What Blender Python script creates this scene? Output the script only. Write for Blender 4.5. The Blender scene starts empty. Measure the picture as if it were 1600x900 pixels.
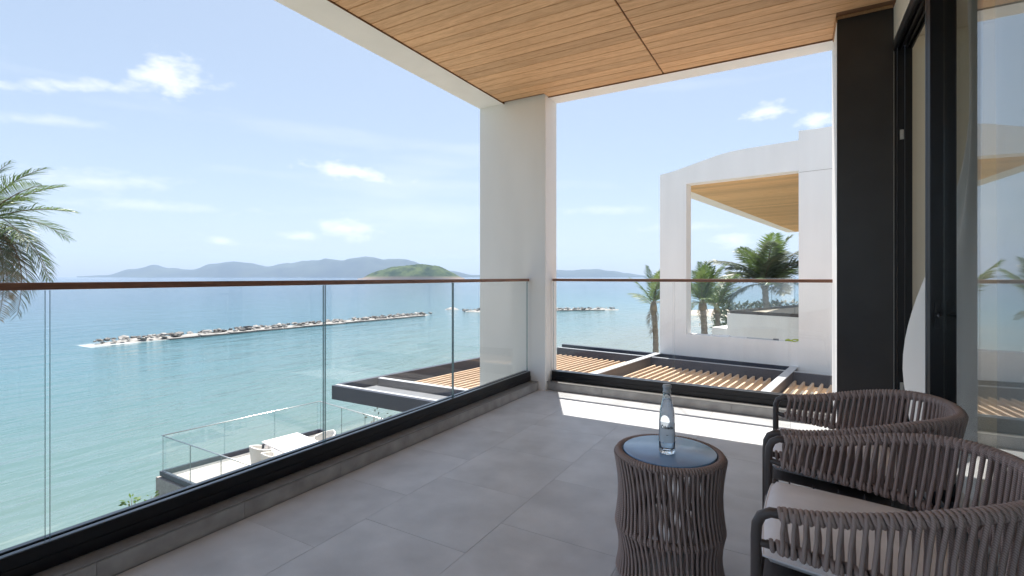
import bpy, bmesh, math, random
from mathutils import Vector, Matrix, noise
R = math.radians
PI = math.pi
random.seed(7)
SC = bpy.context.scene
COL = SC.collection

# ------------------------------------------------------------------ camera
cd = bpy.data.cameras.new('camera')
cam = bpy.data.objects.new('camera', cd); COL.objects.link(cam)
cam.location = (0, 0, 1.2); cam.rotation_euler = (R(90), 0, R(30.1))
cd.sensor_width = 36; cd.lens = 768 / 1600 * 36; cd.shift_y = -18 / 1600
cd.clip_start = 0.05; cd.clip_end = 30000
SC.camera = cam

# ------------------------------------------------------------------ world, sun, exposure
SUN = Vector((-0.174, 0.325, 1.0)).normalized()          # towards the sun
SUN_EL = math.asin(SUN.z); SUN_ROT = math.atan2(SUN.x, SUN.y)
SKY_STRENGTH = 0.13; SUN_STRENGTH = 2.45; EXPOSURE = 2.05
SKY_TINT = (0.655, 0.695, 0.745, 1)                         # camera white balance of the photograph
w = bpy.data.worlds.new('World'); SC.world = w; w.use_nodes = True
nt = w.node_tree; N = nt.nodes; L = nt.links
bg = N['Background']; bg.inputs['Strength'].default_value = SKY_STRENGTH
sky = N.new('ShaderNodeTexSky'); sky.sky_type = 'NISHITA'; sky.sun_disc = False
sky.sun_elevation = SUN_EL; sky.sun_rotation = SUN_ROT
sky.air_density = 1.0; sky.dust_density = 1.2; sky.ozone_density = 1.2
tc = N.new('ShaderNodeTexCoord')


def vm(op, a, b=None):
    n = N.new('ShaderNodeVectorMath'); n.operation = op
    for i, x in enumerate((a, b)):
        if x is None: continue
        if hasattr(x, 'is_output'): L.new(x, n.inputs[i])
        else: n.inputs[i].default_value = x
    return n.outputs['Value'] if op in ('DOT_PRODUCT', 'LENGTH') else n.outputs['Vector']


def wm(op, a, b=0.0, c=0.0, clamp=False):
    n = N.new('ShaderNodeMath'); n.operation = op; n.use_clamp = clamp
    for i, x in enumerate((a, b, c)):
        if hasattr(x, 'is_output'): L.new(x, n.inputs[i])
        else: n.inputs[i].default_value = x
    return n.outputs[0]


DIR = tc.outputs['Generated']
wn = N.new('ShaderNodeTexNoise'); wn.inputs['Scale'].default_value = 26; wn.inputs['Detail'].default_value = 9
wn.inputs['Roughness'].default_value = 0.62
mp = N.new('ShaderNodeMapping'); mp.inputs['Scale'].default_value = (1, 1, 2.4)
L.new(DIR, mp.inputs['Vector']); L.new(mp.outputs[0], wn.inputs['Vector'])
NZ = wn.outputs['Fac']
# each cloud: azimuth/elevation direction, half width, half height, strength, tilt
CLOUDS = [((-1.104, 0.516, 0.411), 0.050, 0.036, 0.85, 0.25), ((-1.24, 0.42, 0.382), 0.17, 0.011, 0.55, 0.22),
          ((-0.775, 0.706, 0.211), 0.105, 0.017, 0.85, -0.10), ((-0.79, 0.70, 0.098), 0.062, 0.024, 0.9, 0.05),
          ((-0.873, 0.65, 0.084), 0.035, 0.011, 0.75, 0.0), ((-1.014, 0.568, 0.070), 0.032, 0.009, 0.75, 0.0),
          ((-1.20, 0.42, 0.186), 0.12, 0.020, 0.38, 0.08), ((-1.12, 0.48, 0.140), 0.16, 0.011, 0.32, 0.02),
          ((-1.25, 0.37, 0.30), 0.08, 0.010, 0.30, 0.1),
          ((-0.05, 1.125, 0.336), 0.042, 0.016, 0.9, 0.0), ((0.035, 1.17, 0.317), 0.036, 0.013, 0.85, 0.0),
          ((-0.11, 1.09, 0.075), 0.040, 0.016, 0.85, 0.0), ((-0.20, 1.04, 0.10), 0.10, 0.008, 0.4, 0.0),
          ((-0.33, 0.96, 0.135), 0.10, 0.010, 0.3, 0.0)]
acc = None
for c, hw, hh, st, tilt in CLOUDS:
    c = Vector(c).normalized()
    rt = Vector((0, 0, 1)).cross(c).normalized() * -1; up = rt.cross(c).normalized()
    if up.z < 0: up = -up
    rt, up = rt * math.cos(tilt) + up * math.sin(tilt), up * math.cos(tilt) - rt * math.sin(tilt)
    fwd = wm('MAXIMUM', vm('DOT_PRODUCT', DIR, tuple(c)), 0.05)
    a = wm('DIVIDE', wm('DIVIDE', vm('DOT_PRODUCT', DIR, tuple(rt)), fwd), hw)
    b = wm('DIVIDE', wm('DIVIDE', vm('DOT_PRODUCT', DIR, tuple(up)), fwd), hh)
    d = wm('ADD', wm('MULTIPLY', a, a), wm('MULTIPLY', b, b))
    e = wm('SUBTRACT', 1.0, wm('SQRT', d))                                   # 1 centre .. 0 rim
    e = wm('ADD', wm('MULTIPLY', e, 0.75), wm('MULTIPLY', wm('SUBTRACT', NZ, 0.5), 2.1))
    m = wm('MULTIPLY', wm('MULTIPLY', e, 1.15, clamp=True), st)
    front = wm('GREATER_THAN', vm('DOT_PRODUCT', DIR, tuple(c)), 0.5)
    near = wm('LESS_THAN', d, 4.0)
    m = wm('MULTIPLY', wm('MULTIPLY', m, front), near)
    acc = m if acc is None else wm('MAXIMUM', acc, m)
# thin streaks of high cirrus all round the sky
wn2 = N.new('ShaderNodeTexNoise'); wn2.inputs['Scale'].default_value = 2.2; wn2.inputs['Detail'].default_value = 7
mp2 = N.new('ShaderNodeMapping'); mp2.inputs['Scale'].default_value = (1, 1, 7); mp2.inputs['Location'].default_value = (3.1, 0.4, 0.2)
L.new(DIR, mp2.inputs['Vector']); L.new(mp2.outputs[0], wn2.inputs['Vector'])
ci = wm('MULTIPLY', wm('SUBTRACT', wn2.outputs['Fac'], 0.56, clamp=True), 1.0, clamp=True)
acc = wm('MAXIMUM', acc, ci)
mixw = N.new('ShaderNodeMixRGB'); L.new(acc, mixw.inputs['Fac']); 
wb = N.new('ShaderNodeMixRGB'); wb.blend_type = 'MULTIPLY'; wb.inputs['Fac'].default_value = 1.0
wb.inputs['Color2'].default_value = SKY_TINT; 
gm = N.new('ShaderNodeGamma'); gm.inputs['Gamma'].default_value = 0.5; L.new(sky.outputs[0], gm.inputs['Color'])
L.new(gm.outputs[0], wb.inputs['Color1'])
L.new(wb.outputs[0], mixw.inputs['Color1'])
mixw.inputs['Color2'].default_value = (2.5, 2.5, 2.55, 1)
L.new(mixw.outputs[0], bg.inputs['Color'])

sd = bpy.data.lights.new('sun', 'SUN'); sd.energy = SUN_STRENGTH; sd.angle = R(0.53); sd.color = (1.0, 0.95, 0.88)
so = bpy.data.objects.new('sun', sd); COL.objects.link(so)
so.rotation_euler = SUN.to_track_quat('Z', 'Y').to_euler(); so.location = (0, 0, 60)
vs = SC.view_settings
SC.display_settings.display_device = 'sRGB'
vs.view_transform = 'Standard'; vs.look = 'None'; vs.exposure = EXPOSURE; vs.gamma = 1; vs.use_curve_mapping = False
cy = SC.cycles
cy.max_bounces = 14; cy.diffuse_bounces = 10; cy.glossy_bounces = 5; cy.transmission_bounces = 10
cy.transparent_max_bounces = 24; cy.volume_bounces = 1; cy.use_denoising = True
cy.sample_clamp_indirect = 6; cy.caustics_reflective = False; cy.caustics_refractive = False


# ------------------------------------------------------------------ materials
def new_mat(name):
    m = bpy.data.materials.new(name); m.use_nodes = True
    return m, m.node_tree, m.node_tree.nodes, m.node_tree.links, m.node_tree.nodes['Principled BSDF']


def pmat(name, col, rough=0.5, metal=0.0, spec=0.5, var=0.0, vscale=8.0, bump=0.0, bscale=60.0, vcol=None,
         stretch=None, objvar=0.0, bdist=0.01, detail=6.0):
    m, t, n, l, p = new_mat(name)
    p.inputs['Roughness'].default_value = rough; p.inputs['Metallic'].default_value = metal
    p.inputs['Specular IOR Level'].default_value = spec
    p.inputs['Base Color'].default_value = (*col, 1)
    c = n.new('ShaderNodeTexCoord'); vec = c.outputs['Object']
    if stretch:
        g = n.new('ShaderNodeMapping'); g.inputs['Scale'].default_value = stretch
        l.new(vec, g.inputs['Vector']); vec = g.outputs[0]
    if objvar > 0:
        oi = n.new('ShaderNodeObjectInfo'); sc_ = n.new('ShaderNodeVectorMath'); sc_.operation = 'SCALE'
        sc_.inputs[0].default_value = (31.0, 17.0, 11.0); l.new(oi.outputs['Random'], sc_.inputs['Scale'])
        ad = n.new('ShaderNodeVectorMath'); ad.operation = 'ADD'; l.new(vec, ad.inputs[0]); l.new(sc_.outputs[0], ad.inputs[1]); vec = ad.outputs[0]
    out = None
    if var > 0 or vcol:
        z = n.new('ShaderNodeTexNoise'); z.inputs['Scale'].default_value = vscale; z.inputs['Detail'].default_value = detail
        l.new(vec, z.inputs['Vector'])
        r = n.new('ShaderNodeMapRange'); r.inputs['From Min'].default_value = 0.3; r.inputs['From Max'].default_value = 0.7
        l.new(z.outputs['Fac'], r.inputs['Value'])
        x = n.new('ShaderNodeMixRGB'); l.new(r.outputs[0], x.inputs['Fac'])
        c2 = vcol or tuple(min(1, k * (1 + var)) for k in col)
        c1 = col if vcol else tuple(k * (1 - var) for k in col)
        x.inputs['Color1'].default_value = (*c1, 1); x.inputs['Color2'].default_value = (*c2, 1)
        out = x.outputs[0]
    if objvar > 0:
        oi = n.new('ShaderNodeObjectInfo')
        h = n.new('ShaderNodeHueSaturation')
        r = n.new('ShaderNodeMapRange'); r.inputs['To Min'].default_value = 1 - objvar; r.inputs['To Max'].default_value = 1 + objvar
        l.new(oi.outputs['Random'], r.inputs['Value']); l.new(r.outputs[0], h.inputs['Value'])
        if out is not None: l.new(out, h.inputs['Color'])
        else: h.inputs['Color'].default_value = (*col, 1)
        out = h.outputs[0]
    if out is not None: l.new(out, p.inputs['Base Color'])
    if bump > 0:
        z = n.new('ShaderNodeTexNoise'); z.inputs['Scale'].default_value = bscale; z.inputs['Detail'].default_value = 5
        l.new(vec, z.inputs['Vector'])
        b = n.new('ShaderNodeBump'); b.inputs['Strength'].default_value = bump; b.inputs['Distance'].default_value = bdist
        l.new(z.outputs['Fac'], b.inputs['Height']); l.new(b.outputs[0], p.inputs['Normal'])
    return m


def wood_mat(name, dark, light, rough=0.5, along='X', ring=1.0, spec=0.35, soft=1.0):
    m, t, n, l, p = new_mat(name)
    p.inputs['Roughness'].default_value = rough; p.inputs['Specular IOR Level'].default_value = spec
    c = n.new('ShaderNodeTexCoord'); oi = n.new('ShaderNodeObjectInfo')
    add = n.new('ShaderNodeVectorMath'); add.operation = 'ADD'
    cmb = n.new('ShaderNodeCombineXYZ')
    mu = n.new('ShaderNodeMath'); mu.operation = 'MULTIPLY'; mu.inputs[1].default_value = 37.0
    l.new(oi.outputs['Random'], mu.inputs[0])
    for i in range(3): l.new(mu.outputs[0], cmb.inputs[i])
    l.new(c.outputs['Object'], add.inputs[0]); l.new(cmb.outputs[0], add.inputs[1])
    g = n.new('ShaderNodeMapping'); s = {'X': (0.9, 9, 9), 'Y': (9, 0.9, 9), 'Z': (9, 9, 0.9)}[along]
    g.inputs['Scale'].default_value = s; l.new(add.outputs[0], g.inputs['Vector'])
    big = n.new('ShaderNodeTexNoise'); big.inputs['Scale'].default_value = 1.1; big.inputs['Detail'].default_value = 3
    big.inputs['Distortion'].default_value = 0.6; l.new(g.outputs[0], big.inputs['Vector'])
    rg = n.new('ShaderNodeMath'); rg.operation = 'MULTIPLY'; rg.inputs[1].default_value = 34.0 * ring
    l.new(big.outputs['Fac'], rg.inputs[0])
    sn = n.new('ShaderNodeMath'); sn.operation = 'SINE'; l.new(rg.outputs[0], sn.inputs[0])
    fine = n.new('ShaderNodeTexNoise'); fine.inputs['Scale'].default_value = 16; fine.inputs['Detail'].default_value = 4
    l.new(g.outputs[0], fine.inputs['Vector'])
    k = n.new('ShaderNodeMath'); k.operation = 'MULTIPLY_ADD'; k.inputs[1].default_value = 0.11; l.new(sn.outputs[0], k.inputs[0])
    l.new(fine.outputs['Fac'], k.inputs[2])
    r = n.new('ShaderNodeMapRange'); r.inputs['From Min'].default_value = 0.12; r.inputs['From Max'].default_value = 0.86
    l.new(k.outputs[0], r.inputs['Value'])
    x = n.new('ShaderNodeMixRGB'); x.inputs['Color1'].default_value = (*dark, 1); x.inputs['Color2'].default_value = (*light, 1)
    l.new(r.outputs[0], x.inputs['Fac'])
    h = n.new('ShaderNodeHueSaturation'); r2 = n.new('ShaderNodeMapRange')
    r2.inputs['To Min'].default_value = 0.86; r2.inputs['To Max'].default_value = 1.12
    l.new(oi.outputs['Random'], r2.inputs['Value']); l.new(r2.outputs[0], h.inputs['Value']); l.new(x.outputs[0], h.inputs['Color'])
    l.new(h.outputs[0], p.inputs['Base Color'])
    b = n.new('ShaderNodeBump'); b.inputs['Strength'].default_value = 0.25; b.inputs['Distance'].default_value = 0.002
    l.new(k.outputs[0], b.inputs['Height']); l.new(b.outputs[0], p.inputs['Normal'])
    return m


def clear_glass(name, tint=(0.985, 0.995, 0.993), f0=0.04, rough=0.0):
    """thin architectural glass: tinted transparency under an angle-dependent mirror"""
    m = bpy.data.materials.new(name); m.use_nodes = True
    n, l = m.node_tree.nodes, m.node_tree.links
    n.remove(n['Principled BSDF'])
    tr = n.new('ShaderNodeBsdfTransparent'); tr.inputs[0].default_value = (*tint, 1)
    gl = n.new('ShaderNodeBsdfGlossy'); gl.inputs['Roughness'].default_value = rough
    ge = n.new('ShaderNodeNewGeometry')
    d = n.new('ShaderNodeVectorMath'); d.operation = 'DOT_PRODUCT'
    l.new(ge.outputs['Normal'], d.inputs[0]); l.new(ge.outputs['Incoming'], d.inputs[1])
    ab = n.new('ShaderNodeMath'); ab.operation = 'ABSOLUTE'; l.new(d.outputs['Value'], ab.inputs[0])
    om = n.new('ShaderNodeMath'); om.operation = 'SUBTRACT'; om.inputs[0].default_value = 1; l.new(ab.outputs[0], om.inputs[1])
    pw = n.new('ShaderNodeMath'); pw.operation = 'POWER'; pw.inputs[1].default_value = 5; l.new(om.outputs[0], pw.inputs[0])
    ma = n.new('ShaderNodeMath'); ma.operation = 'MULTIPLY_ADD'; ma.inputs[1].default_value = 1 - f0; ma.inputs[2].default_value = f0
    l.new(pw.outputs[0], ma.inputs[0])
    mx = n.new('ShaderNodeMixShader'); l.new(ma.outputs[0], mx.inputs[0]); l.new(tr.outputs[0], mx.inputs[1]); l.new(gl.outputs[0], mx.inputs[2])
    l.new(mx.outputs[0], n['Material Output'].inputs['Surface'])
    return m


M = {}
M['white'] = pmat('white_render', (0.885, 0.875, 0.865), 0.75, var=0.035, vscale=3.2, stretch=(1, 1, 0.22), bump=0.10, bscale=140, bdist=0.004)
M['inner'] = pmat('interior_paint', (0.80, 0.73, 0.62), 0.8)
M['dark_clad'] = pmat('dark_cladding', (0.030, 0.027, 0.027), 0.38, var=0.12, vscale=5, bump=0.04, bscale=300)
M['black'] = pmat('black_aluminium', (0.006, 0.006, 0.008), 0.36, spec=0.35)
M['channel_top'] = pmat('brushed_channel_lip', (0.16, 0.17, 0.19), 0.28, metal=0.8)
M['flash'] = pmat('dark_flashing', (0.22, 0.215, 0.21), 0.35, var=0.15, vscale=20)
M['tile'] = pmat('grey_porcelain', (0.46, 0.462, 0.47), 0.40, vcol=(0.62, 0.625, 0.635), vscale=4.2, bump=0.05, bscale=90, objvar=0.010, detail=11)
M['skirt'] = pmat('grey_skirting_tile', (0.27, 0.258, 0.25), 0.5, vcol=(0.42, 0.405, 0.395), vscale=9, bump=0.08, bscale=80, objvar=0.06, detail=9)
M['grout'] = pmat('tile_grout', (0.36, 0.355, 0.35), 0.9, bump=0.2, bscale=200)
M['ceil'] = wood_mat('ceiling_timber', (0.58, 0.32, 0.16), (0.86, 0.55, 0.31), 0.55, 'X')
M['ceil_gap'] = pmat('ceiling_batten', (0.20, 0.10, 0.05), 0.8)
M['trim'] = wood_mat('ceiling_trim_timber', (0.30, 0.15, 0.07), (0.48, 0.27, 0.13), 0.5, 'Y')
M['rail'] = wood_mat('handrail_hardwood', (0.15, 0.060, 0.035), (0.32, 0.145, 0.080), 0.35, 'Y', spec=0.5)
M['railx'] = wood_mat('handrail_hardwood_across', (0.15, 0.060, 0.035), (0.32, 0.145, 0.080), 0.35, 'X', spec=0.5)
M['glass'] = clear_glass('balustrade_glass')
M['edge'] = pmat('glass_edge', (0.17, 0.25, 0.27), 0.12, spec=0.8)
M['pane'] = clear_glass('door_glass', (0.95, 0.97, 0.96), 0.075)
M['navy'] = pmat('slate_blue_metal', (0.045, 0.050, 0.072), 0.42, var=0.12, vscale=1.5)
M['pale_metal'] = pmat('pale_metal_capping', (0.50, 0.51, 0.53), 0.4, metal=0.1)
M['panel'] = pmat('grey_roof_panel', (0.19, 0.195, 0.21), 0.5, var=0.10, vscale=3)
M['louvre'] = wood_mat('louvre_timber', (0.54, 0.37, 0.24), (0.74, 0.55, 0.39), 0.55, 'Y')
M['nceil'] = wood_mat('soffit_timber', (0.58, 0.34, 0.15), (0.84, 0.56, 0.28), 0.55, 'X')
M['frame'] = pmat('umber_metal', (0.085, 0.068, 0.065), 0.42, bump=0.03, bscale=400)
M['tabletop'] = pmat('sky_tinted_tabletop', (0.24, 0.42, 0.68), 0.24, spec=0.9)  # blue base colour stands in for sky mirrored in the top
M['curtain'] = pmat('sheer_curtain', (0.84, 0.82, 0.78), 0.9, bump=0.1, bscale=300)
M['cushion'] = pmat('pale_cushion_fabric', (0.90, 0.87, 0.885), 0.95, var=0.04, vscale=14, bump=0.35, bscale=420, bdist=0.002)
M['chrome'] = pmat('steel', (0.6, 0.6, 0.6), 0.25, metal=1.0)
M['deck'] = wood_mat('weathered_deck_board', (0.42, 0.38, 0.345), (0.60, 0.56, 0.52), 0.75, 'Y')
M['stone'] = pmat('split_face_stone', (0.30, 0.27, 0.25), 0.85, vcol=(0.42, 0.385, 0.36), vscale=14, bump=0.5, bscale=30, bdist=0.03)
M['wicker'] = pmat('white_wicker', (0.74, 0.71, 0.66), 0.7, var=0.10, vscale=60, bump=0.6, bscale=120)
M['dtop'] = pmat('white_table_laminate', (0.82, 0.80, 0.81), 0.4)
M['rock'] = pmat('breakwater_rock', (0.10, 0.092, 0.088), 0.85, vcol=(0.33, 0.315, 0.30), vscale=1.3, bump=0.6, bscale=5, bdist=0.15, objvar=0.6)
M['conc'] = pmat('weathered_concrete', (0.16, 0.15, 0.14), 0.85, vcol=(0.42, 0.40, 0.38), vscale=1.4, bump=0.3, bscale=8, bdist=0.05)
M['wetconc'] = pmat('wet_concrete', (0.13, 0.11, 0.10), 0.6, var=0.2, vscale=2)
M['pave'] = pmat('pale_paving', (0.58, 0.55, 0.50), 0.8, vcol=(0.70, 0.67, 0.62), vscale=1.5)
M['sand'] = pmat('beach_sand', (0.44, 0.38, 0.31), 0.95, vcol=(0.55, 0.49, 0.415), vscale=0.25, bump=0.3, bscale=2, bdist=0.1)
M['soil'] = pmat('garden_ground', (0.16, 0.14, 0.10), 0.95, vcol=(0.30, 0.27, 0.20), vscale=0.8, bump=0.4, bscale=6, bdist=0.1)
M['frond'] = pmat('palm_leaf', (0.070, 0.125, 0.036), 0.42, vcol=(0.17, 0.235, 0.075), vscale=3, objvar=0.25, spec=0.6)
M['frond2'] = pmat('palm_leaf_grey', (0.085, 0.11, 0.070), 0.45, vcol=(0.17, 0.20, 0.135), vscale=3, objvar=0.25, spec=0.6)
M['dead'] = pmat('dry_palm_leaf', (0.20, 0.155, 0.10), 0.8, var=0.3, vscale=6, objvar=0.2)
M['trunk'] = pmat('palm_trunk', (0.17, 0.145, 0.12), 0.9, vcol=(0.32, 0.28, 0.24), vscale=5, stretch=(1, 1, 4), bump=0.7, bscale=9, bdist=0.03)
M['leaf'] = pmat('shrub_leaf', (0.075, 0.16, 0.022), 0.4, vcol=(0.17, 0.27, 0.05), vscale=6, objvar=0.2)
M['bush'] = pmat('sea_grape_leaf', (0.045, 0.065, 0.045), 0.5, vcol=(0.10, 0.13, 0.09), vscale=1.2, objvar=0.3)
M['stem'] = pmat('brown_stem', (0.14, 0.10, 0.07), 0.8)
M['ink'] = pmat('black_ink', (0.02, 0.022, 0.03), 0.5)
M['lime'] = pmat('lime_plastic', (0.46, 0.52, 0.04), 0.5)
M['floorin'] = pmat('room_floor', (0.36, 0.30, 0.24), 0.35)


def leafy(name, amount=0.35):
    m = M[name]; n, l = m.node_tree.nodes, m.node_tree.links; p = n['Principled BSDF']
    t = n.new('ShaderNodeBsdfTranslucent'); mx = n.new('ShaderNodeMixShader'); mx.inputs[0].default_value = amount
    l.new(p.inputs['Base Color'].links[0].from_socket, t.inputs['Color'])
    l.new(p.outputs[0], mx.inputs[1]); l.new(t.outputs[0], mx.inputs[2]); l.new(mx.outputs[0], n['Material Output'].inputs['Surface'])


for q in ('frond', 'frond2', 'leaf', 'bush'): leafy(q)


def rope_mat():
    m, t, n, l, p = new_mat('taupe_rope')
    p.inputs['Roughness'].default_value = 0.72; p.inputs['Specular IOR Level'].default_value = 0.3
    c = n.new('ShaderNodeTexCoord')
    wv = n.new('ShaderNodeTexWave'); wv.bands_direction = 'DIAGONAL'; wv.inputs['Scale'].default_value = 110
    wv.inputs['Distortion'].default_value = 1.5; wv.inputs['Detail'].default_value = 1
    l.new(c.outputs['Object'], wv.inputs['Vector'])
    x = n.new('ShaderNodeMixRGB'); x.inputs['Color1'].default_value = (0.30, 0.228, 0.208, 1); x.inputs['Color2'].default_value = (0.48, 0.375, 0.345, 1)
    l.new(wv.outputs['Fac'], x.inputs['Fac']); l.new(x.outputs[0], p.inputs['Base Color'])
    b = n.new('ShaderNodeBump'); b.inputs['Strength'].default_value = 0.35; b.inputs['Distance'].default_value = 0.001
    l.new(wv.outputs['Fac'], b.inputs['Height']); l.new(b.outputs[0], p.inputs['Normal'])
    return m


M['rope'] = rope_mat()


def bottle_mats():
    m, t, n, l, p = new_mat('bottle_glass')
    p.inputs['Base Color'].default_value = (0.93, 0.97, 1.0, 1); p.inputs['Roughness'].default_value = 0.0
    p.inputs['Transmission Weight'].default_value = 1.0; p.inputs['IOR'].default_value = 1.5
    M['bglass'] = m
    m, t, n, l, p = new_mat('drinking_water')
    p.inputs['Base Color'].default_value = (0.97, 0.99, 1.0, 1); p.inputs['Roughness'].default_value = 0.0
    p.inputs['Transmission Weight'].default_value = 1.0; p.inputs['IOR'].default_value = 1.33
    M['bwater'] = m
    m = bpy.data.materials.new('frosted_label'); m.use_nodes = True
    n, l = m.node_tree.nodes, m.node_tree.links
    tr = n.new('ShaderNodeBsdfTransparent'); mx = n.new('ShaderNodeMixShader'); mx.inputs[0].default_value = 0.55
    p = n['Principled BSDF']; p.inputs['Base Color'].default_value = (0.74, 0.79, 0.84, 1); p.inputs['Roughness'].default_value = 0.5
    l.new(tr.outputs[0], mx.inputs[1]); l.new(p.outputs[0], mx.inputs[2]); l.new(mx.outputs[0], n['Material Output'].inputs['Surface'])
    M['label'] = m


bottle_mats()


def sea_mat():
    m, t, n, l, p = new_mat('sea_water')
    g = n.new('ShaderNodeNewGeometry'); sp = n.new('ShaderNodeSeparateXYZ'); l.new(g.outputs['Position'], sp.inputs[0])

    def mth(op, a, b=0.0, clamp=False):
        k = n.new('ShaderNodeMath'); k.operation = op; k.use_clamp = clamp
        for i, x in enumerate((a, b)):
            if hasattr(x, 'is_output'): l.new(x, k.inputs[i])
            else: k.inputs[i].default_value = x
        return k.outputs[0]
    nz = n.new('ShaderNodeTexNoise'); nz.inputs['Scale'].default_value = 0.035; nz.inputs['Detail'].default_value = 5
    l.new(g.outputs['Position'], nz.inputs['Vector'])
    # distance off the shore (the water deepens seawards past the breakwater)
    off = mth('MULTIPLY', sp.outputs[0], -1.0)
    off = mth('MAXIMUM', off, mth('MULTIPLY', mth('SUBTRACT', sp.outputs[1], 60.0), 0.75))
    off = mth('ADD', off, mth('MULTIPLY', mth('SUBTRACT', nz.outputs['Fac'], 0.5), 34.0))
    rmp = n.new('ShaderNodeValToRGB'); cr = rmp.color_ramp
    sc_ = mth('DIVIDE', off, 400.0, True); l.new(sc_, rmp.inputs['Fac'])
    cr.elements[0].position = 0.035; cr.elements[0].color = (0.168, 0.192, 0.164, 1)
    cr.elements[1].position = 1.0; cr.elements[1].color = (0.013, 0.060, 0.125, 1)
    for pos, c in ((0.065, (0.104, 0.176, 0.174)), (0.12, (0.066, 0.159, 0.184)), (0.18, (0.038, 0.126, 0.170)), (0.40, (0.019, 0.083, 0.143))):
        e = cr.elements.new(pos); e.color = (*c, 1)
    # flecks of foam close to the shore
    fm = n.new('ShaderNodeTexNoise'); fm.inputs['Scale'].default_value = 0.9; fm.inputs['Detail'].default_value = 8; fm.inputs['Roughness'].default_value = 0.7
    mp = n.new('ShaderNodeMapping'); mp.inputs['Rotation'].default_value = (0, 0, R(25)); mp.inputs['Scale'].default_value = (1.6, 0.35, 1)
    l.new(g.outputs['Position'], mp.inputs['Vector']); l.new(mp.outputs[0], fm.inputs['Vector'])
    f = mth('MULTIPLY', mth('SUBTRACT', fm.outputs['Fac'], 0.57, True), 1.6, True)
    nearshore = mth('SUBTRACT', 1.0, mth('DIVIDE', mth('SUBTRACT', off, 14.0), 26.0, True), True)
    f = mth('MULTIPLY', mth('MULTIPLY', f, nearshore), mth('LESS_THAN', sp.outputs[1], 32.0))
    # white water breaking on the near tip of the breakwater
    bx_ = mth('SUBTRACT', 1.0, mth('DIVIDE', mth('ABSOLUTE', mth('ADD', sp.outputs[0], 61.6)), 3.6), True)
    by_ = mth('MULTIPLY', mth('GREATER_THAN', sp.outputs[1], 21.0), mth('SUBTRACT', 1.0, mth('DIVIDE', mth('SUBTRACT', sp.outputs[1], 25.0), 9.0, True)))
    f2 = mth('MULTIPLY', mth('SUBTRACT', mth('ADD', mth('MULTIPLY', mth('MULTIPLY', bx_, by_), 0.5), fm.outputs['Fac']), 0.68, True), 4.0, True)
    f = mth('MAXIMUM', f, mth('MULTIPLY', f2, mth('GREATER_THAN', mth('MULTIPLY', bx_, by_), 0.02)))
    x = n.new('ShaderNodeMixRGB'); l.new(f, x.inputs['Fac']); l.new(rmp.outputs[0], x.inputs['Color1']); x.inputs['Color2'].default_value = (0.66, 0.68, 0.66, 1)
    l.new(x.outputs[0], p.inputs['Base Color'])
    p.inputs['Roughness'].default_value = 0.10; p.inputs['IOR'].default_value = 1.33
    # ripples and small waves
    hs = []
    for sc, (sx, sy), amt, rot in ((0.9, (2.2, 0.5), 0.55, 20), (0.22, (2.0, 0.6), 1.6, 12), (4.5, (1.6, 0.6), 0.12, 30)):
        q = n.new('ShaderNodeMapping'); q.inputs['Rotation'].default_value = (0, 0, R(rot)); q.inputs['Scale'].default_value = (sx, sy, 1)
        l.new(g.outputs['Position'], q.inputs['Vector'])
        z = n.new('ShaderNodeTexNoise'); z.inputs['Scale'].default_value = sc; z.inputs['Detail'].default_value = 3
        l.new(q.outputs[0], z.inputs['Vector']); hs.append(mth('MULTIPLY', z.outputs['Fac'], amt))
    h = mth('ADD', mth('ADD', hs[0], hs[1]), hs[2])
    b = n.new('ShaderNodeBump'); b.inputs['Strength'].default_value = 0.42; b.inputs['Distance'].default_value = 0.5
    l.new(h, b.inputs['Height']); l.new(b.outputs[0], p.inputs['Normal'])
    return m


M['sea'] = sea_mat()


def hill_mat(name, cols, scale, rockz=None):
    m, t, n, l, p = new_mat(name)
    p.inputs['Roughness'].default_value = 0.95; p.inputs['Specular IOR Level'].default_value = 0.1
    g = n.new('ShaderNodeNewGeometry')
    z = n.new('ShaderNodeTexNoise'); z.inputs['Scale'].default_value = scale; z.inputs['Detail'].default_value = 8; z.inputs['Roughness'].default_value = 0.65
    l.new(g.outputs['Position'], z.inputs['Vector'])
    r = n.new('ShaderNodeValToRGB'); r.color_ramp.elements[0].position = 0.36; r.color_ramp.elements[1].position = 0.64
    r.color_ramp.elements[0].color = (*cols[0], 1); r.color_ramp.elements[1].color = (*cols[1], 1)
    l.new(z.outputs['Fac'], r.inputs['Fac']); out = r.outputs[0]
    if rockz:
        sp = n.new('ShaderNodeSeparateXYZ'); l.new(g.outputs['Position'], sp.inputs[0])
        a = n.new('ShaderNodeMapRange'); a.inputs['From Min'].default_value = rockz + 5; a.inputs['From Max'].default_value = rockz - 1
        l.new(sp.outputs[2], a.inputs['Value'])
        x = n.new('ShaderNodeMixRGB'); l.new(a.outputs[0], x.inputs['Fac']); l.new(out, x.inputs['Color1']); x.inputs['Color2'].default_value = (0.22, 0.17, 0.14, 1)
        out = x.outputs[0]
    l.new(out, p.inputs['Base Color'])
    return m


M['hill'] = hill_mat('hill_scrub', ((0.030, 0.042, 0.036), (0.062, 0.076, 0.055)), 0.004)
M['island'] = hill_mat('island_scrub', ((0.010, 0.028, 0.011), (0.085, 0.115, 0.040)), 0.045, -2.0)


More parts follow.
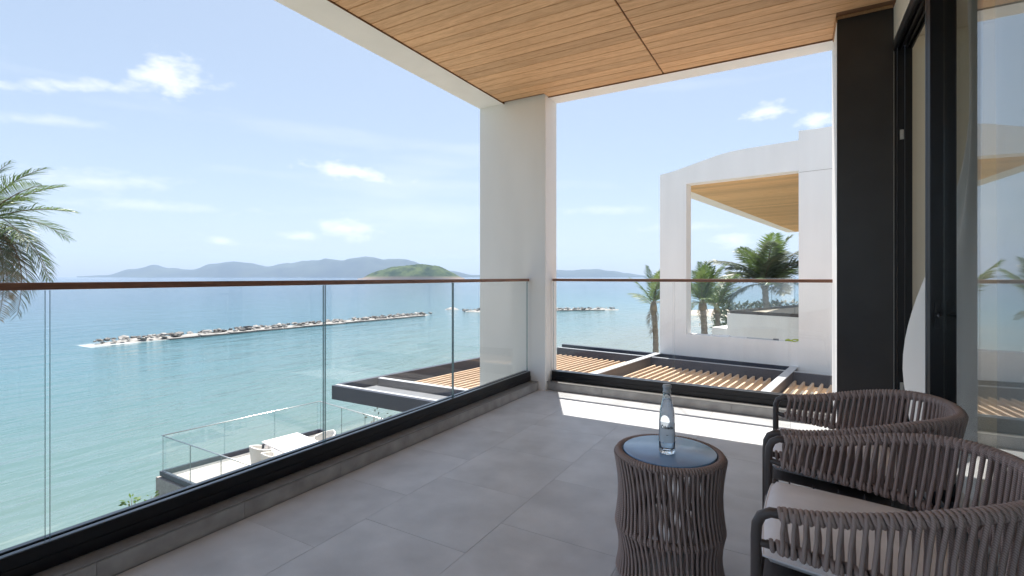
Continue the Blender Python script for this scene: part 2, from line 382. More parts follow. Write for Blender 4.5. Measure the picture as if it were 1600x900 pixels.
# ------------------------------------------------------------------ mesh helpers
class MB:
    def __init__(s):
        s.v = []; s.f = []; s.mi = []; s.sm = []

    def face(s, idx, mi=0, smooth=False):
        s.f.append(idx); s.mi.append(mi); s.sm.append(smooth)

    def box(s, x0, x1, y0, y1, z0, z1, mi=0, ends=None):
        b = len(s.v)
        s.v += [(x0, y0, z0), (x1, y0, z0), (x1, y1, z0), (x0, y1, z0), (x0, y0, z1), (x1, y0, z1), (x1, y1, z1), (x0, y1, z1)]
        e = mi if ends is None else ends
        for q, m in (((0, 3, 2, 1), mi), ((4, 5, 6, 7), mi), ((0, 1, 5, 4), mi), ((2, 3, 7, 6), mi), ((1, 2, 6, 5), e), ((3, 0, 4, 7), e)):
            s.face([b + i for i in q], m)
        return s

    def prism(s, poly, z0, z1, mi=0):
        """vertical prism over an anticlockwise plan polygon"""
        b = len(s.v); k = len(poly)
        s.v += [(p[0], p[1], z0) for p in poly] + [(p[0], p[1], z1) for p in poly]
        s.face([b + i for i in reversed(range(k))], mi); s.face([b + k + i for i in range(k)], mi)
        for i in range(k):
            j = (i + 1) % k; s.face([b + i, b + j, b + k + j, b + k + i], mi)
        return s

    def beam(s, a, c, w, z0, z1, mi=0, off=0.0):
        """box of plan width w between plan points a and c"""
        a = Vector(a[:2]); c = Vector(c[:2]); d = (c - a).normalized(); n = Vector((-d.y, d.x))
        p = [a + n * (off - w / 2), c + n * (off - w / 2), c + n * (off + w / 2), a + n * (off + w / 2)]
        return s.prism([tuple(q) for q in p], z0, z1, mi)

    def tube(s, pts, r, seg=8, mi=0, caps=True, closed=False):
        pts = [Vector(p) for p in pts]; n = len(pts)
        rr = r if isinstance(r, (list, tuple)) else [r] * n
        b = len(s.v); up = None
        for i, p in enumerate(pts):
            a = pts[(i - 1) % n] if (i > 0 or closed) else p
            c = pts[(i + 1) % n] if (i < n - 1 or closed) else p
            t = (c - a).normalized()
            if up is None:
                up = Vector((0, 0, 1)) if abs(t.z) < 0.9 else Vector((1, 0, 0))
            u = (up - t * up.dot(t))
            u = u.normalized() if u.length > 1e-6 else t.orthogonal().normalized()
            up = u; v = t.cross(u)
            for k in range(seg):
                an = 2 * PI * k / seg
                s.v.append(tuple(p + (u * math.cos(an) + v * math.sin(an)) * rr[i]))
        for i in range(n if closed else n - 1):
            j = (i + 1) % n
            for k in range(seg):
                k2 = (k + 1) % seg
                s.face([b + i * seg + k, b + i * seg + k2, b + j * seg + k2, b + j * seg + k], mi, True)
        if caps and not closed:
            s.face([b + k for k in reversed(range(seg))], mi); s.face([b + (n - 1) * seg + k for k in range(seg)], mi)
        return s

    def lathe(s, prof, seg=32, mi=0, cx=0, cy=0):
        b = len(s.v); n = len(prof)
        for r, z in prof:
            for k in range(seg):
                an = 2 * PI * k / seg; s.v.append((cx + r * math.cos(an), cy + r * math.sin(an), z))
        for i in range(n - 1):
            for k in range(seg):
                k2 = (k + 1) % seg
                s.face([b + i * seg + k, b + i * seg + k2, b + (i + 1) * seg + k2, b + (i + 1) * seg + k], mi, True)
        if prof[0][0] > 1e-5: s.face([b + k for k in reversed(range(seg))], mi)
        if prof[-1][0] > 1e-5: s.face([b + (n - 1) * seg + k for k in range(seg)], mi)
        return s

    def grid(s, fn, nu, nv, mi=0, smooth=True):
        b = len(s.v)
        for i in range(nu + 1):
            for j in range(nv + 1): s.v.append(tuple(fn(i / nu, j / nv)))
        for i in range(nu):
            for j in range(nv):
                a = b + i * (nv + 1) + j; s.face([a, a + nv + 1, a + nv + 2, a + 1], mi, smooth)
        return s

    def mesh(s, name, mats):
        me = bpy.data.meshes.new(name); me.from_pydata(s.v, [], s.f)
        me.polygons.foreach_set('material_index', s.mi); me.polygons.foreach_set('use_smooth', s.sm)
        for m in (mats if isinstance(mats, (list, tuple)) else [mats]): me.materials.append(M[m] if isinstance(m, str) else m)
        me.update(); return me

    def build(s, name, mats, parent=None, loc=None, bevel=0.0, **tags):
        return link(name, s.mesh(name, mats), parent, loc, bevel, **tags)


def link(name, me, parent=None, loc=None, bevel=0.0, **tags):
    o = bpy.data.objects.new(name, me); COL.objects.link(o)
    if parent is not None: o.parent = parent
    if loc is not None: o.location = loc
    if bevel > 0:
        b = o.modifiers.new('bevel', 'BEVEL'); b.width = bevel; b.segments = 2; b.limit_method = 'ANGLE'; b.angle_limit = R(40)
        b.harden_normals = False
    for k, v in tags.items(): o[k] = v
    return o


def tag(o, label, cat, group=None):
    o['label'] = label; o['category'] = cat
    if group: o['group'] = group
    return o


def thing(name, label, cat, loc=(0, 0, 0), rz=0.0, group=None):
    o = bpy.data.objects.new(name, None); COL.objects.link(o); o.empty_display_size = 0.2
    o.location = loc; o.rotation_euler = (0, 0, rz)
    return tag(o, label, cat, group)


def copy_tree(o, parent=None):
    c = o.copy(); COL.objects.link(c)
    if parent is not None: c.parent = parent
    for ch in list(o.children): copy_tree(ch, c)
    return c


# ================================================================== THE BALCONY
AX = -2.37            # inner face of the kerb on the sea side
BY = 4.70             # inner face of the kerb on the far side
fl = MB().box(-2.62, 0.90, -3.0, 4.95, -0.32, -0.010).build('floor', 'grout', kind='structure')
xs = [AX + 0.004, -1.85, -1.245, -0.645, -0.045, 0.59]
tile_cache = {}
for ci in range(len(xs) - 1):
    x0, x1 = xs[ci] + 0.0008, xs[ci + 1] - 0.0008
    y = 1.445 - 0.5975 * 8 + (0.299 if ci % 2 == 1 else 0.0)
    while y < BY:
        ya, yb = max(y, -2.99) + 0.0008, min(y + 0.5975, BY - 0.002) - 0.0008
        if yb - ya > 0.02:
            dz = random.uniform(-0.0003, 0.0003)
            key = (ci, round(yb - ya, 3))
            if key not in tile_cache:
                tile_cache[key] = MB().box(-(x1 - x0) / 2, (x1 - x0) / 2, -(yb - ya) / 2, (yb - ya) / 2, -0.0095, 0.0).mesh('floor_tile', 'tile')
            link('floor_tile', tile_cache[key], fl, ((x0 + x1) / 2, (ya + yb) / 2, dz))
        y += 0.5975
# raised kerbs under the two balustrades, faced with skirting tiles
kb = MB().box(-2.62, AX - 0.010, -3.0, 4.645, -0.009, 0.080).build('kerb', 'grout', kind='structure')
kb2 = MB().box(-2.285, 0.255, BY + 0.010, 4.95, -0.009, 0.080).build('kerb', 'grout', kind='structure')
y = 1.444 - 0.595 * 8
while y < 4.64:
    ya, yb = max(y, -2.99) + 0.001, min(y + 0.595, 4.645) - 0.001
    if yb - ya > 0.02: MB().box(AX - 0.010, AX, ya, yb, 0.002, 0.0795).build('skirting_tile', 'skirt', kb)
    y += 0.595
x = -2.285
while x < 0.25:
    xa, xb = x + 0.001, min(x + 0.595, 0.255) - 0.001
    MB().box(xa, xb, BY, BY + 0.010, 0.002, 0.0795).build('skirting_tile', 'skirt', kb2)
    x += 0.595

# white rendered corner: column with the two roof beams that meet on it
pf = thing('porch_frame', 'white rendered corner column and roof beams framing the open balcony', 'column', (-2.7, 4.79, 0))


def world_part(mb, name, mats, parent, bevel=0.0, **tags):
    """a mesh given in world coordinates under a parent placed at parent.location"""
    o = mb.build(name, mats, parent, None, bevel, **tags)
    o.matrix_parent_inverse = Matrix.Translation(parent.location).inverted() if parent.rotation_euler.z == 0 else (Matrix.Translation(parent.location) @ Matrix.Rotation(parent.rotation_euler.z, 4, 'Z')).inverted()
    return o


world_part(MB().box(-3.12, -2.29, 4.65, 4.93, -0.35, 3.30), 'column', 'white', pf, 0.006)
world_part(MB().box(-3.12, -2.795, -1.7, 4.646, 3.102, 3.55), 'roof_beam', 'white', pf, 0.006)
world_part(MB().box(-2.286, 0.60, 4.712, 4.93, 3.102, 3.55), 'roof_beam', 'white', pf, 0.006)

# ceiling: boards running across, with one dark joint along the depth
ce = MB().box(-2.793, 0.62, -1.7, 4.70, 3.122, 3.54).build('ceiling', 'ceil_gap', kind='structure')
pitch = 0.1128; n0 = 0
board = {}
yy = 4.708
while yy > -1.55:
    ya, yb = yy - pitch + 0.006, yy
    for xa, xb, k in ((-2.788, -1.093, 0), (-1.081, 0.585, 1)):
        if yb > 4.65 and k == 0: xa2 = -2.285; yb2 = yb
        else: xa2 = xa; yb2 = yb
        if k == 0 and yb > 4.645: yb2 = min(yb, 4.706) if xa2 > -2.5 else 4.644
        if k == 1 and ya > 4.30: xb2 = 0.248
        elif k == 1 and yb > 4.355: xb2 = 0.248
        else: xb2 = xb
        key = (k, round(xa2, 2), round(xb2, 2))
        if key not in board:
            board[key] = MB().box(-(xb2 - xa2) / 2, (xb2 - xa2) / 2, -(pitch - 0.006) / 2, (pitch - 0.006) / 2, 0, 0.012).mesh('ceiling_board', 'ceil')
        link('ceiling_board', board[key], ce, ((xa2 + xb2) / 2, (ya + yb2) / 2 if yb2 == yb else (ya + yb) / 2, 3.108 + random.uniform(-0.0008, 0.0008)), 0.0028)
    yy -= pitch
# timber edge trims round the boards
MB().box(-2.794, -2.7895, -1.7, 4.646, 3.098, 3.121).build('ceiling_trim', 'ceil_gap', ce)
MB().box(-2.284, 0.248, 4.7085, 4.7115, 3.097, 3.121).build('ceiling_trim', 'ceil_gap', ce)
MB().box(0.2485, 0.262, 4.357, 4.712, 3.085, 3.121).build('ceiling_trim', 'trim', ce, bevel=0.002)
MB().box(0.262, 0.586, 4.346, 4.3555, 3.099, 3.121).build('ceiling_trim', 'trim', ce, bevel=0.002)
rf = MB().box(-3.13, 6.0, -1.75, 4.935, 3.552, 3.75).build('roof', 'white', kind='structure')

# dark clad pier between the far balustrade and the sliding door
pr = thing('clad_pier', 'tall dark brown clad pier between the glass balustrade and the sliding door', 'pillar', (0.43, 4.6, 0))
world_part(MB().box(0.262, 0.595, 4.365, 4.93, 0.0, 3.10), 'pier_core', 'white', pr)
world_part(MB().box(0.2555, 0.2615, 4.372, 4.928, 0.0, 3.10), 'side_facing', 'white', pr)
world_part(MB().box(0.2565, 0.592, 4.357, 4.3645, 0.002, 3.098), 'cladding_panel', 'dark_clad', pr, 0.0015)

# ------------------------------------------------------------------ glass balustrades


def balustrade(axis, label, fixed, a, b, seams, face):
    """axis 'y': runs along y at x=fixed; 'x': along x at y=fixed. face=+1/-1: side of the balcony"""
    bx = (lambda u0, u1, w0, w1, z0, z1, mb=None, **k: (mb or MB()).box(w0, w1, u0, u1, z0, z1, **k)) if axis == 'y' else \
         (lambda u0, u1, w0, w1, z0, z1, mb=None, **k: (mb or MB()).box(u0, u1, w0, w1, z0, z1, **k))
    loc = (fixed, (a + b) / 2, 0.08) if axis == 'y' else ((a + b) / 2, fixed, 0.08)
    t = thing('glass_balustrade', label, 'railing', loc, 0, 'glass balustrades round the balcony')
    f = fixed
    def side(p, q):   # p..q measured from the glass line towards the balcony
        return (f + p, f + q) if face > 0 else (f - q, f - p)
    # base channel: two cheeks with a slot, a stepped inner cheek and bright lips
    m = MB()
    bx(a, b, *side(0.010, 0.036), 0.090, 0.188, m)
    bx(a, b, *side(0.036, 0.041), 0.092, 0.140, m)
    bx(a, b, *side(-0.040, -0.010), 0.090, 0.188, m)
    bx(a, b, *side(-0.0095, 0.0095), 0.090, 0.120, m)
    world_part(m, 'base_channel', 'black', t, 0.0015)
    m = MB(); bx(a, b, *side(0.012, 0.034), 0.1885, 0.1925, m); bx(a, b, *side(-0.038, -0.012), 0.1885, 0.1925, m)
    world_part(m, 'channel_lip', 'channel_top', t)
    m = MB(); bx(a - (0 if axis == 'y' else 0.03), b + (0.02 if axis == 'y' else 0.0), *side(-0.06, 0.122), 0.0805, 0.0885, m)
    world_part(m, 'flashing', 'flash', t, 0.001)
    # panes
    edges = [a] + [s for s in seams if a < s < b] + [b]
    for i in range(len(edges) - 1):
        u0, u1 = edges[i] + (0.007 if i else 0.002), edges[i + 1] - 0.007
        m = MB()
        b0 = 0
        if axis == 'y':
            m.box(f - 0.006, f + 0.006, u0, u1, 0.125, 1.147)
        else:
            m.box(u0, u1, f - 0.006, f + 0.006, 0.125, 1.147)
        big = (4, 5) if axis == 'y' else (2, 3)
        m.mi = [0 if q in big else 1 for q in range(6)]
        world_part(m, 'glass_pane', ['glass', 'edge'], t)
    m = MB(); bx(a, b, *side(-0.024, 0.024), 1.149, 1.177, m)
    world_part(m, 'handrail', 'rail' if axis == 'y' else 'railx', t, 0.003)
    return t


balustrade('y', 'long glass balustrade with dark wooden handrail facing the sea on the left', -2.495, -3.0, 4.632,
           [0.74 - 1.29 * k for k in (3, 2, 1)] + [0.74, 2.02, 3.315], +1)
balustrade('x', 'short glass balustrade with wooden handrail between the corner column and dark pier', 4.805, -2.272, 0.252,
           [-1.01], -1)

# ------------------------------------------------------------------ sliding door, room behind it
wl = MB().box(0.592, 0.705, -3.0, 4.356, 2.835, 3.10).build('wall', 'inner', kind='structure')
sdoor = thing('sliding_door', 'black framed glass sliding door half open on the right of the balcony', 'door', (0.66, 2.0, 0))
m = MB()
m.box(0.5935, 0.612, 4.372, 4.44, 0.012, 2.834); m.box(0.616, 0.655, 4.374, 4.44, 0.012, 2.834); m.box(0.659, 0.699, 4.378, 4.44, 0.012, 2.834)
world_part(m, 'jamb', 'black', sdoor, 0.002)
m = MB()
for xa, xb, z0 in ((0.594, 0.606, 2.795), (0.606, 0.628, 2.822), (0.628, 0.640, 2.800), (0.640, 0.662, 2.822), (0.662, 0.672, 2.800), (0.672, 0.689, 2.822), (0.689, 0.699, 2.795)):
    m.box(xa + 0.0005, xb, -3.0, 4.371, z0, 2.8335)
tk = world_part(m, 'head_track', 'black', sdoor)
world_part(MB().box(0.5895, 0.5935, -3.0, 4.356, 2.80, 2.862), 'head_trim', 'channel_top', sdoor)
m = MB(); m.box(0.594, 0.699, -3.0, 4.371, -0.009, 0.012); m.box(0.625, 0.629, -3.0, 4.371, 0.012, 0.020); m.box(0.70, 0.704, -3.0, 4.371, 0.012, 0.020)
world_part(m, 'sill_track', 'black', sdoor)
lf = world_part(MB().box(0.594, 0.699, 3.275, 3.375, 0.021, 2.80), 'stile', 'black', sdoor, 0.003)
world_part(MB().box(0.592, 0.5955, 3.345, 3.3765, 0.021, 2.80), 'stile_seal', 'channel_top', sdoor)
world_part(MB().box(0.622, 0.672, -3.0, 3.2745, 0.021, 0.085), 'bottom_rail', 'black', sdoor, 0.002)
world_part(MB().box(0.622, 0.672, -3.0, 3.2745, 2.745, 2.80), 'top_rail', 'black', sdoor, 0.002)
world_part(MB().box(0.645, 0.653, -2.99, 3.2740, 0.0855, 2.7445), 'glass_pane', 'pane', sdoor)
m = MB().box(0.612, 0.634, 3.266, 3.2745, 0.935, 1.075)
hd = world_part(m, 'handle', 'black', sdoor, 0.002)
m = MB().tube([(0.623, 3.268, 1.004), (0.623, 3.235, 1.004), (0.620, 3.215, 1.003), (0.610, 3.130, 1.000)], 0.0085, 8)
world_part(m, 'lever', 'black', hd)
for z in (2.20, 0.42):
    m = MB().box(0.628, 0.650, 4.368, 4.3735, z - 0.035, z + 0.035); world_part(m, 'strike_plate', 'chrome', sdoor, 0.001)
# room
rm = MB().box(0.703, 6.0, -3.0, 5.2, -0.30, -0.006).build('room_floor', 'floorin', kind='structure')
MB().box(0.703, 6.0, 4.45, 4.70, -0.004, 2.90).build('wall', 'inner', kind='structure')
MB().box(0.708, 6.0, -3.0, 4.70, 2.904, 3.10).build('ceiling', 'inner', kind='structure')
MB().box(0.756, 6.0, 4.705, 4.93, -0.30, 3.10).build('wall', 'white', kind='structure')


def curtain_fn(u, v):
    z = 0.02 + v * 2.86
    k = 1 - v
    yfar = 3.36
    y = -1.6 + u * (yfar + 1.6)
    return (0.93 + 0.050 * math.sin(u * 118 + 0.5 * math.sin(3 * v)) + 0.022 * math.sin(u * 53 + 1 + v), y, z)


m = MB().grid(curtain_fn, 420, 14)
tag(m.build('curtain', 'curtain'), 'long pale sheer curtain hanging in folds behind the sliding door glass', 'curtain')


def gust_fn(u, v):
    z = 0.03 + 2.84 * v; k = max(0.0, min(1.0, (2.15 - z) / 1.55)); k = k * k * (3 - 2 * k)
    tuck = max(0.0, (0.55 - z)) * 0.10
    a = Vector((0.80, 3.38)); b = Vector((0.82 - 0.215 * k + tuck, 3.52 + 0.53 * k))
    q = a.lerp(b, u); nrm = Vector((b.y - a.y, a.x - b.x)).normalized()
    q = q + nrm * (0.020 * math.sin(u * (9 + 7 * v) + 2 * v) * (0.3 + v))
    return (q.x, q.y, z)


tag(MB().grid(gust_fn, 60, 30).build('curtain', 'curtain'), 'white curtain end blowing out through the open sliding door', 'curtain')

# ================================================================== FURNITURE
ROPE_R = 0.0054


def helix(path, rad, pitch_len, r_rope, seg=9):
    """rope coiled round a polyline"""
    P = [Vector(p) for p in path]
    Ls = [0.0]
    for i in range(1, len(P)): Ls.append(Ls[-1] + (P[i] - P[i - 1]).length)
    tot = Ls[-1]; n = int(tot / pitch_len * seg); out = []; k = 0
    for i in range(n + 1):
        s = tot * i / n
        while k < len(P) - 2 and Ls[k + 1] < s: k += 1
        f = (s - Ls[k]) / max(1e-9, Ls[k + 1] - Ls[k])
        p = P[k].lerp(P[k + 1], f)
        a = (P[min(k + 2, len(P) - 1)] - P[max(k - 1, 0)]).normalized()
        nrm = Vector((0, 0, 1)) - a * a.z; nrm.normalize(); bn = a.cross(nrm)
        th = 2 * PI * i / seg
        out.append(p + (nrm * math.cos(th) + bn * math.sin(th)) * rad)
    return out


def chair_plan(t, half=0.30, depth=0.560, straight=0.20):
    """t 0..1 along the U from the -y front post round the back to the +y post; returns x,y"""
    a = depth - straight; nn = 2.35
    arc = 0.68; s = (1 - arc) / 2
    if t < s: return (straight * t / s, -half)
    if t > 1 - s: return (straight * (1 - t) / s, half)
    an = -PI / 2 + PI * (t - s) / arc
    c, sn = math.cos(an), math.sin(an)
    return (straight + a * abs(c) ** (2 / nn), half * math.copysign(abs(sn) ** (2 / nn), sn))


def even(fn, n, m=600):
    P = [Vector(fn(i / m)) for i in range(m + 1)]; Ls = [0.0]
    for i in range(m): Ls.append(Ls[-1] + (P[i + 1] - P[i]).length)
    out = []; k = 0
    for i in range(n + 1):
        s = Ls[-1] * i / n
        while k < m - 1 and Ls[k + 1] < s: k += 1
        f = (s - Ls[k]) / max(1e-9, Ls[k + 1] - Ls[k]); out.append(P[k].lerp(P[k + 1], f))
    return out


def ztop(x): 
    q = max(0.0, min(1.0, (x - 0.02) / 0.5)); return 0.648 + 0.082 * q * q * (3 - 2 * q)


def zlow(x): return 0.570 - 0.105 * x


def top_fn(t):
    x, y = chair_plan(t); return (x, y, ztop(x))


def low_fn(t):
    x, y = chair_plan(t, 0.292, 0.530, 0.19); return (x, y, zlow(x))


def make_chair(label):
    t = thing('rope_armchair', label, 'armchair', (0, 0, 0), 0, 'rope armchairs by the sliding door')
    NS = 66
    top = even(top_fn, 160); low = even(low_fn, 160)
    for sgn in (-1, 1):        # front leg bends over into the arm rail
        y = 0.30 * sgn
        pts = [(-0.012, y, 0.0), (-0.012, y, 0.30), (-0.012, y, 0.585), (-0.010, y, 0.615), (-0.001, y, 0.636), (0.018, y, 0.6475), (0.045, y, 0.6482)]
        MB().tube(pts, 0.0120, 10).build('leg', 'frame', t)
        y2 = 0.262 * sgn
        MB().tube([(0.445, y2, 0.0), (0.425, y2, 0.25), (0.405, y2, 0.44), (0.395, y2, 0.515)], 0.0135, 10).build('leg', 'frame', t)
        MB().tube([(-0.012, y, 0.452), (0.12, 0.296 * sgn, 0.448), (0.28, 0.283 * sgn, 0.438), (0.405, y2, 0.425)], 0.0105, 8).build('seat_rail', 'frame', t)
        m = MB()
        for q in range(5):
            x = 0.06 + q * 0.072; m.tube([(x, 0.288 * sgn, 0.452), (x, 0.284 * sgn, 0.482)], 0.0028, 5)
        m.build('sling_hook', 'frame', t, kind='stuff')
        MB().tube([(-0.012, y, 0.572), (0.03, 0.2925 * sgn, 0.566)], 0.0095, 8).build('rail_stub', 'frame', t)
    MB().tube([(-0.012, -0.288, 0.448), (-0.012, 0.288, 0.448)], 0.0105, 8).build('seat_rail', 'frame', t)
    MB().tube([(0.405, -0.25, 0.425), (0.405, 0.25, 0.425)], 0.0105, 8).build('seat_rail', 'frame', t)
    sl = MB().grid(lambda u, v: (0.0 + 0.40 * u, -0.270 + 0.54 * v, 0.474 - 0.025 * u - 0.012 * math.sin(PI * v)), 8, 8)
    sl.build('seat_sling', 'frame', t)
    MB().tube([tuple(p) for p in top[3:-3]], 0.0115, 8).build('arm_rail', 'frame', t)
    MB().tube([tuple(p) for p in low[1:-1]], 0.0095, 8).build('lower_rail', 'frame', t)
    MB().tube(helix(top[4:-4], 0.0135, 0.0112, ROPE_R), ROPE_R, 6).build('rope_binding', 'rope', t)
    MB().tube(helix(low[2:-2], 0.0118, 0.0150, ROPE_R), ROPE_R, 6).build('rope_binding', 'rope', t)
    tt = even(top_fn, NS); ll = even(low_fn, NS)
    for i in range(2, NS - 1):
        for side_, sh in ((1, 0.0), (-1, 0.5)):
            a = tt[i]; b = ll[i].lerp(ll[min(NS, i + 1)], sh) if sh else ll[i]
            tan = (tt[i + 1] - tt[i - 1]).normalized(); nrm = Vector((tan.y, -tan.x, 0)).normalized() * side_
            p0 = a + nrm * 0.0165; p3 = b + nrm * 0.0145
            if side_ < 0: p0 = p0 + tan * 0.0
            mid = p0.lerp(p3, 0.5) - nrm * 0.005 + tan * random.uniform(-0.0015, 0.0015)
            pts = [a + nrm * 0.012 + Vector((0, 0, 0.010)), p0, p0.lerp(p3, 0.28) - nrm * 0.003, mid, p0.lerp(p3, 0.75) - nrm * 0.003, p3, b + nrm * 0.008 - Vector((0, 0, 0.012))]
            MB().tube([tuple(p) for p in pts], ROPE_R, 5, caps=False).build('rope_strand', 'rope', t)
    return t


ch1 = make_chair('nearest rope armchair, taupe cord woven arms, cut off by the right edge')
ch1.location = (-0.072, 1.60, 0)
ch2 = copy_tree(ch1)
ch2['label'] = 'farther rope armchair standing against the sliding door behind the other one'
ch2.location = (-0.078, 2.27, 0); ch2.rotation_euler = (0, 0, R(-1))


def cushion_mesh():
    def f(u, v, top):
        a = (u - 0.5) * 2; b = (v - 0.5) * 2
        # rounded square plan
        x = 0.205 + 0.215 * a * (1 - 0.05 * b * b); y = 0.252 * b * (1 - 0.05 * a * a)
        ed = max(0.0, 1 - max(abs(a), abs(b)) ** 5)
        h = 0.031 * ed ** 0.45
        zc = 0.512 - 0.022 * u
        puff = 0.010 * (1 - a * a) * (1 - b * b)
        wr = 0.004 * noise.noise(Vector((u * 4, v * 4, 3.0))) * ed
        return (x, y, zc + (h + puff + wr if top else -h))
    m = MB(); m.grid(lambda u, v: f(u, v, True), 26, 26); m.grid(lambda u, v: f(1 - u, v, False), 26, 26)
    # piped seam round the middle
    ring = []
    for q in range(4):
        for k in range(14):
            s = k / 14
            u, v = ((s, 0), (1, s), (1 - s, 1), (0, 1 - s))[q]; ring.append(f(u, v, False))
    m.tube(ring, 0.0035, 6, closed=True)
    return m.mesh('seat_cushion', 'cushion')


cm = cushion_mesh()
for ch, lb in ((ch1, 'pale lilac grey cushion on the seat of the nearest armchair'), (ch2, 'pale cushion on the farther armchair, mostly hidden by woven arms')):
    c = link('seat_cushion', cm, None, ch.location); c.rotation_euler = ch.rotation_euler
    tag(c, lb, 'cushion', 'seat cushions of the armchairs')

# round rope side table
TB = thing('side_table', 'round rope woven side table with sky reflection coloured into its shiny top', 'table', (-0.447, 2.035, 0))
TH = 0.50
m = MB().lathe([(0.0, TH - 0.008), (0.176, TH - 0.008), (0.1795, TH - 0.006), (0.1795, TH + 0.000), (0.177, TH + 0.002), (0.0, TH + 0.002)], 64)
m.build('tabletop', 'tabletop', TB)
MB().lathe([(0.181, TH - 0.022), (0.192, TH - 0.022), (0.192, TH - 0.004), (0.181, TH - 0.004), (0.181, TH - 0.022)], 64).build('top_rim', 'black', TB)


def ring(r, z, n=96): return [(r * math.cos(2 * PI * i / n), r * math.sin(2 * PI * i / n), z) for i in range(n + 1)]


RT, RM, RB = 0.197, 0.193, 0.190; ZT, ZM, ZB = TH - 0.014, 0.205, 0.016
for r, z, p in ((RT, ZT, 0.0112), (RM, ZM, 0.0125), (RB, ZB, 0.0125)):
    MB().tube(ring(r, z)[:-1], 0.009, 8, closed=True).build('hoop', 'frame', TB)
    MB().tube(helix(ring(r, z), 0.0115, p, ROPE_R), ROPE_R, 6).build('rope_binding', 'rope', TB)
for k in range(4):
    an = PI / 4 + k * PI / 2; MB().tube([(0.180 * math.cos(an), 0.180 * math.sin(an), 0.0), (0.182 * math.cos(an), 0.182 * math.sin(an), TH - 0.02)], 0.008, 6).build('leg', 'frame', TB)
NT = 62


def strand(r0, z0, r1, z1, waist, twist, side_):
    pts = []
    for i in range(7):
        f = i / 6; r = r0 + (r1 - r0) * f + side_ * (0.0165 * (1 - math.sin(PI * f) * 0.55) if side_ > 0 else 0.014) - waist * math.sin(PI * f)
        an = twist * (f - 0.5) * 2; z = z0 + (z1 - z0) * f
        pts.append((r * math.cos(an), r * math.sin(an), z))
    return MB().tube(pts, ROPE_R, 5, caps=False).mesh('rope_strand', 'rope')


kinds = [strand(RT, ZT, RM, ZM, 0.006, 0.5 * 2 * PI / NT, 1), strand(RT, ZT, RM, ZM, 0.002, -0.6 * 2 * PI / NT, -1),
         strand(RM, ZM, RB, ZB, 0.005, 0.45 * 2 * PI / NT, 1), strand(RM, ZM, RB, ZB, 0.002, -0.6 * 2 * PI / NT, -1)]
for q, me in enumerate(kinds):
    for i in range(NT):
        o = link('rope_strand', me, TB); o.rotation_euler = (0, 0, 2 * PI * (i + 0.5 * (q % 2)) / NT + random.uniform(-0.008, 0.008))

# glass water bottle with its printed label
BT = thing('water_bottle', 'clear glass water bottle with a frosted label on the side table', 'bottle', (-0.446, 1.995, TH + 0.002), R(-12))
prof = [(0.0, 0.006), (0.018, 0.004), (0.026, 0.0), (0.0295, 0.003), (0.031, 0.012), (0.031, 0.13), (0.0300, 0.150), (0.0265, 0.175), (0.021, 0.200), (0.0165, 0.222), (0.0142, 0.236), (0.0138, 0.256), (0.0138, 0.262)]
inner = [(0.0115, 0.262), (0.0115, 0.240), (0.0138, 0.224), (0.0182, 0.201), (0.0238, 0.175), (0.0272, 0.150), (0.0282, 0.13), (0.0282, 0.020), (0.024, 0.013), (0.0, 0.013)]
MB().lathe(prof + inner, 40).build('glass_body', 'bglass', BT)
MB().lathe([(0.0, 0.0135), (0.0236, 0.0135), (0.0279, 0.0205), (0.0279, 0.13), (0.0269, 0.150), (0.0235, 0.175), (0.0179, 0.201), (0.0150, 0.214), (0.0, 0.214)], 40).build('water', 'bwater', BT)
m = MB().lathe([(0.0142, 0.238), (0.0162, 0.238), (0.0162, 0.243), (0.0146, 0.244), (0.0146, 0.255), (0.0150, 0.256)], 32)
m.build('neck_band', 'pale_metal', BT)
m = MB().lathe([(0.0152, 0.2565), (0.0165, 0.2575), (0.0165, 0.266), (0.0150, 0.269), (0.0, 0.2695)], 32)
m.build('cap', 'pale_metal', BT)


def wrap(r, a0, a1, z0, z1, n=24):
    return MB().grid(lambda u, v: (r * math.cos(a0 + (a1 - a0) * u), r * math.sin(a0 + (a1 - a0) * u), z0 + (z1 - z0) * v), n, 1)


AIM = -PI / 2 + R(25)        # the label faces the camera side
LF = wrap(0.0314, AIM - 1.15, AIM + 1.15, 0.048, 0.128).build('label_film', 'label', BT)


def bottle_text(txt, size, z):
    cu = bpy.data.curves.new('lettering', 'FONT'); cu.body = txt; cu.size = size; cu.align_x = 'CENTER'; cu.extrude = 0.0
    cu.resolution_u = 3; cu.offset = 0.00055
    ob = bpy.data.objects.new('lettering', cu); COL.objects.link(ob)
    bpy.context.view_layer.update()
    me = bpy.data.meshes.new_from_object(ob.evaluated_get(bpy.context.evaluated_depsgraph_get()))
    bpy.data.objects.remove(ob)
    for v in me.vertices:
        a = AIM + v.co.x / 0.0317; yv = v.co.y
        v.co = (0.0317 * math.cos(a), 0.0317 * math.sin(a), z + yv)
    me.materials.clear(); me.materials.append(M['ink'])
    return link('lettering', me, LF)


bottle_text('\u00d4lkeda', 0.0165, 0.102)
m = MB(); m.v = []; wrap(0.0316, AIM - 0.10, AIM + 0.16, 0.0765, 0.0785, 4).build('label_rule', 'ink', LF)

# ================================================================== NEIGHBOURING VILLA
NQ = Vector((0.02, 10.33, 0)); NA = -R(9)
nv = thing('villa', 'white neighbouring villa with a framed opening and timber soffit', 'house', NQ, NA)
m = MB()


def wall_face(poly_list, v0, v1, mb):
    for P in poly_list:
        b = len(mb.v); k = len(P)
        mb.v += [(u, v0, z) for u, z in P] + [(u, v1, z) for u, z in P]
        mb.face([b + i for i in range(k)]); mb.face([b + k + i for i in reversed(range(k))])
        for i in range(k):
            j = (i + 1) % k; mb.face([b + i, b + k + i, b + k + j, b + j])


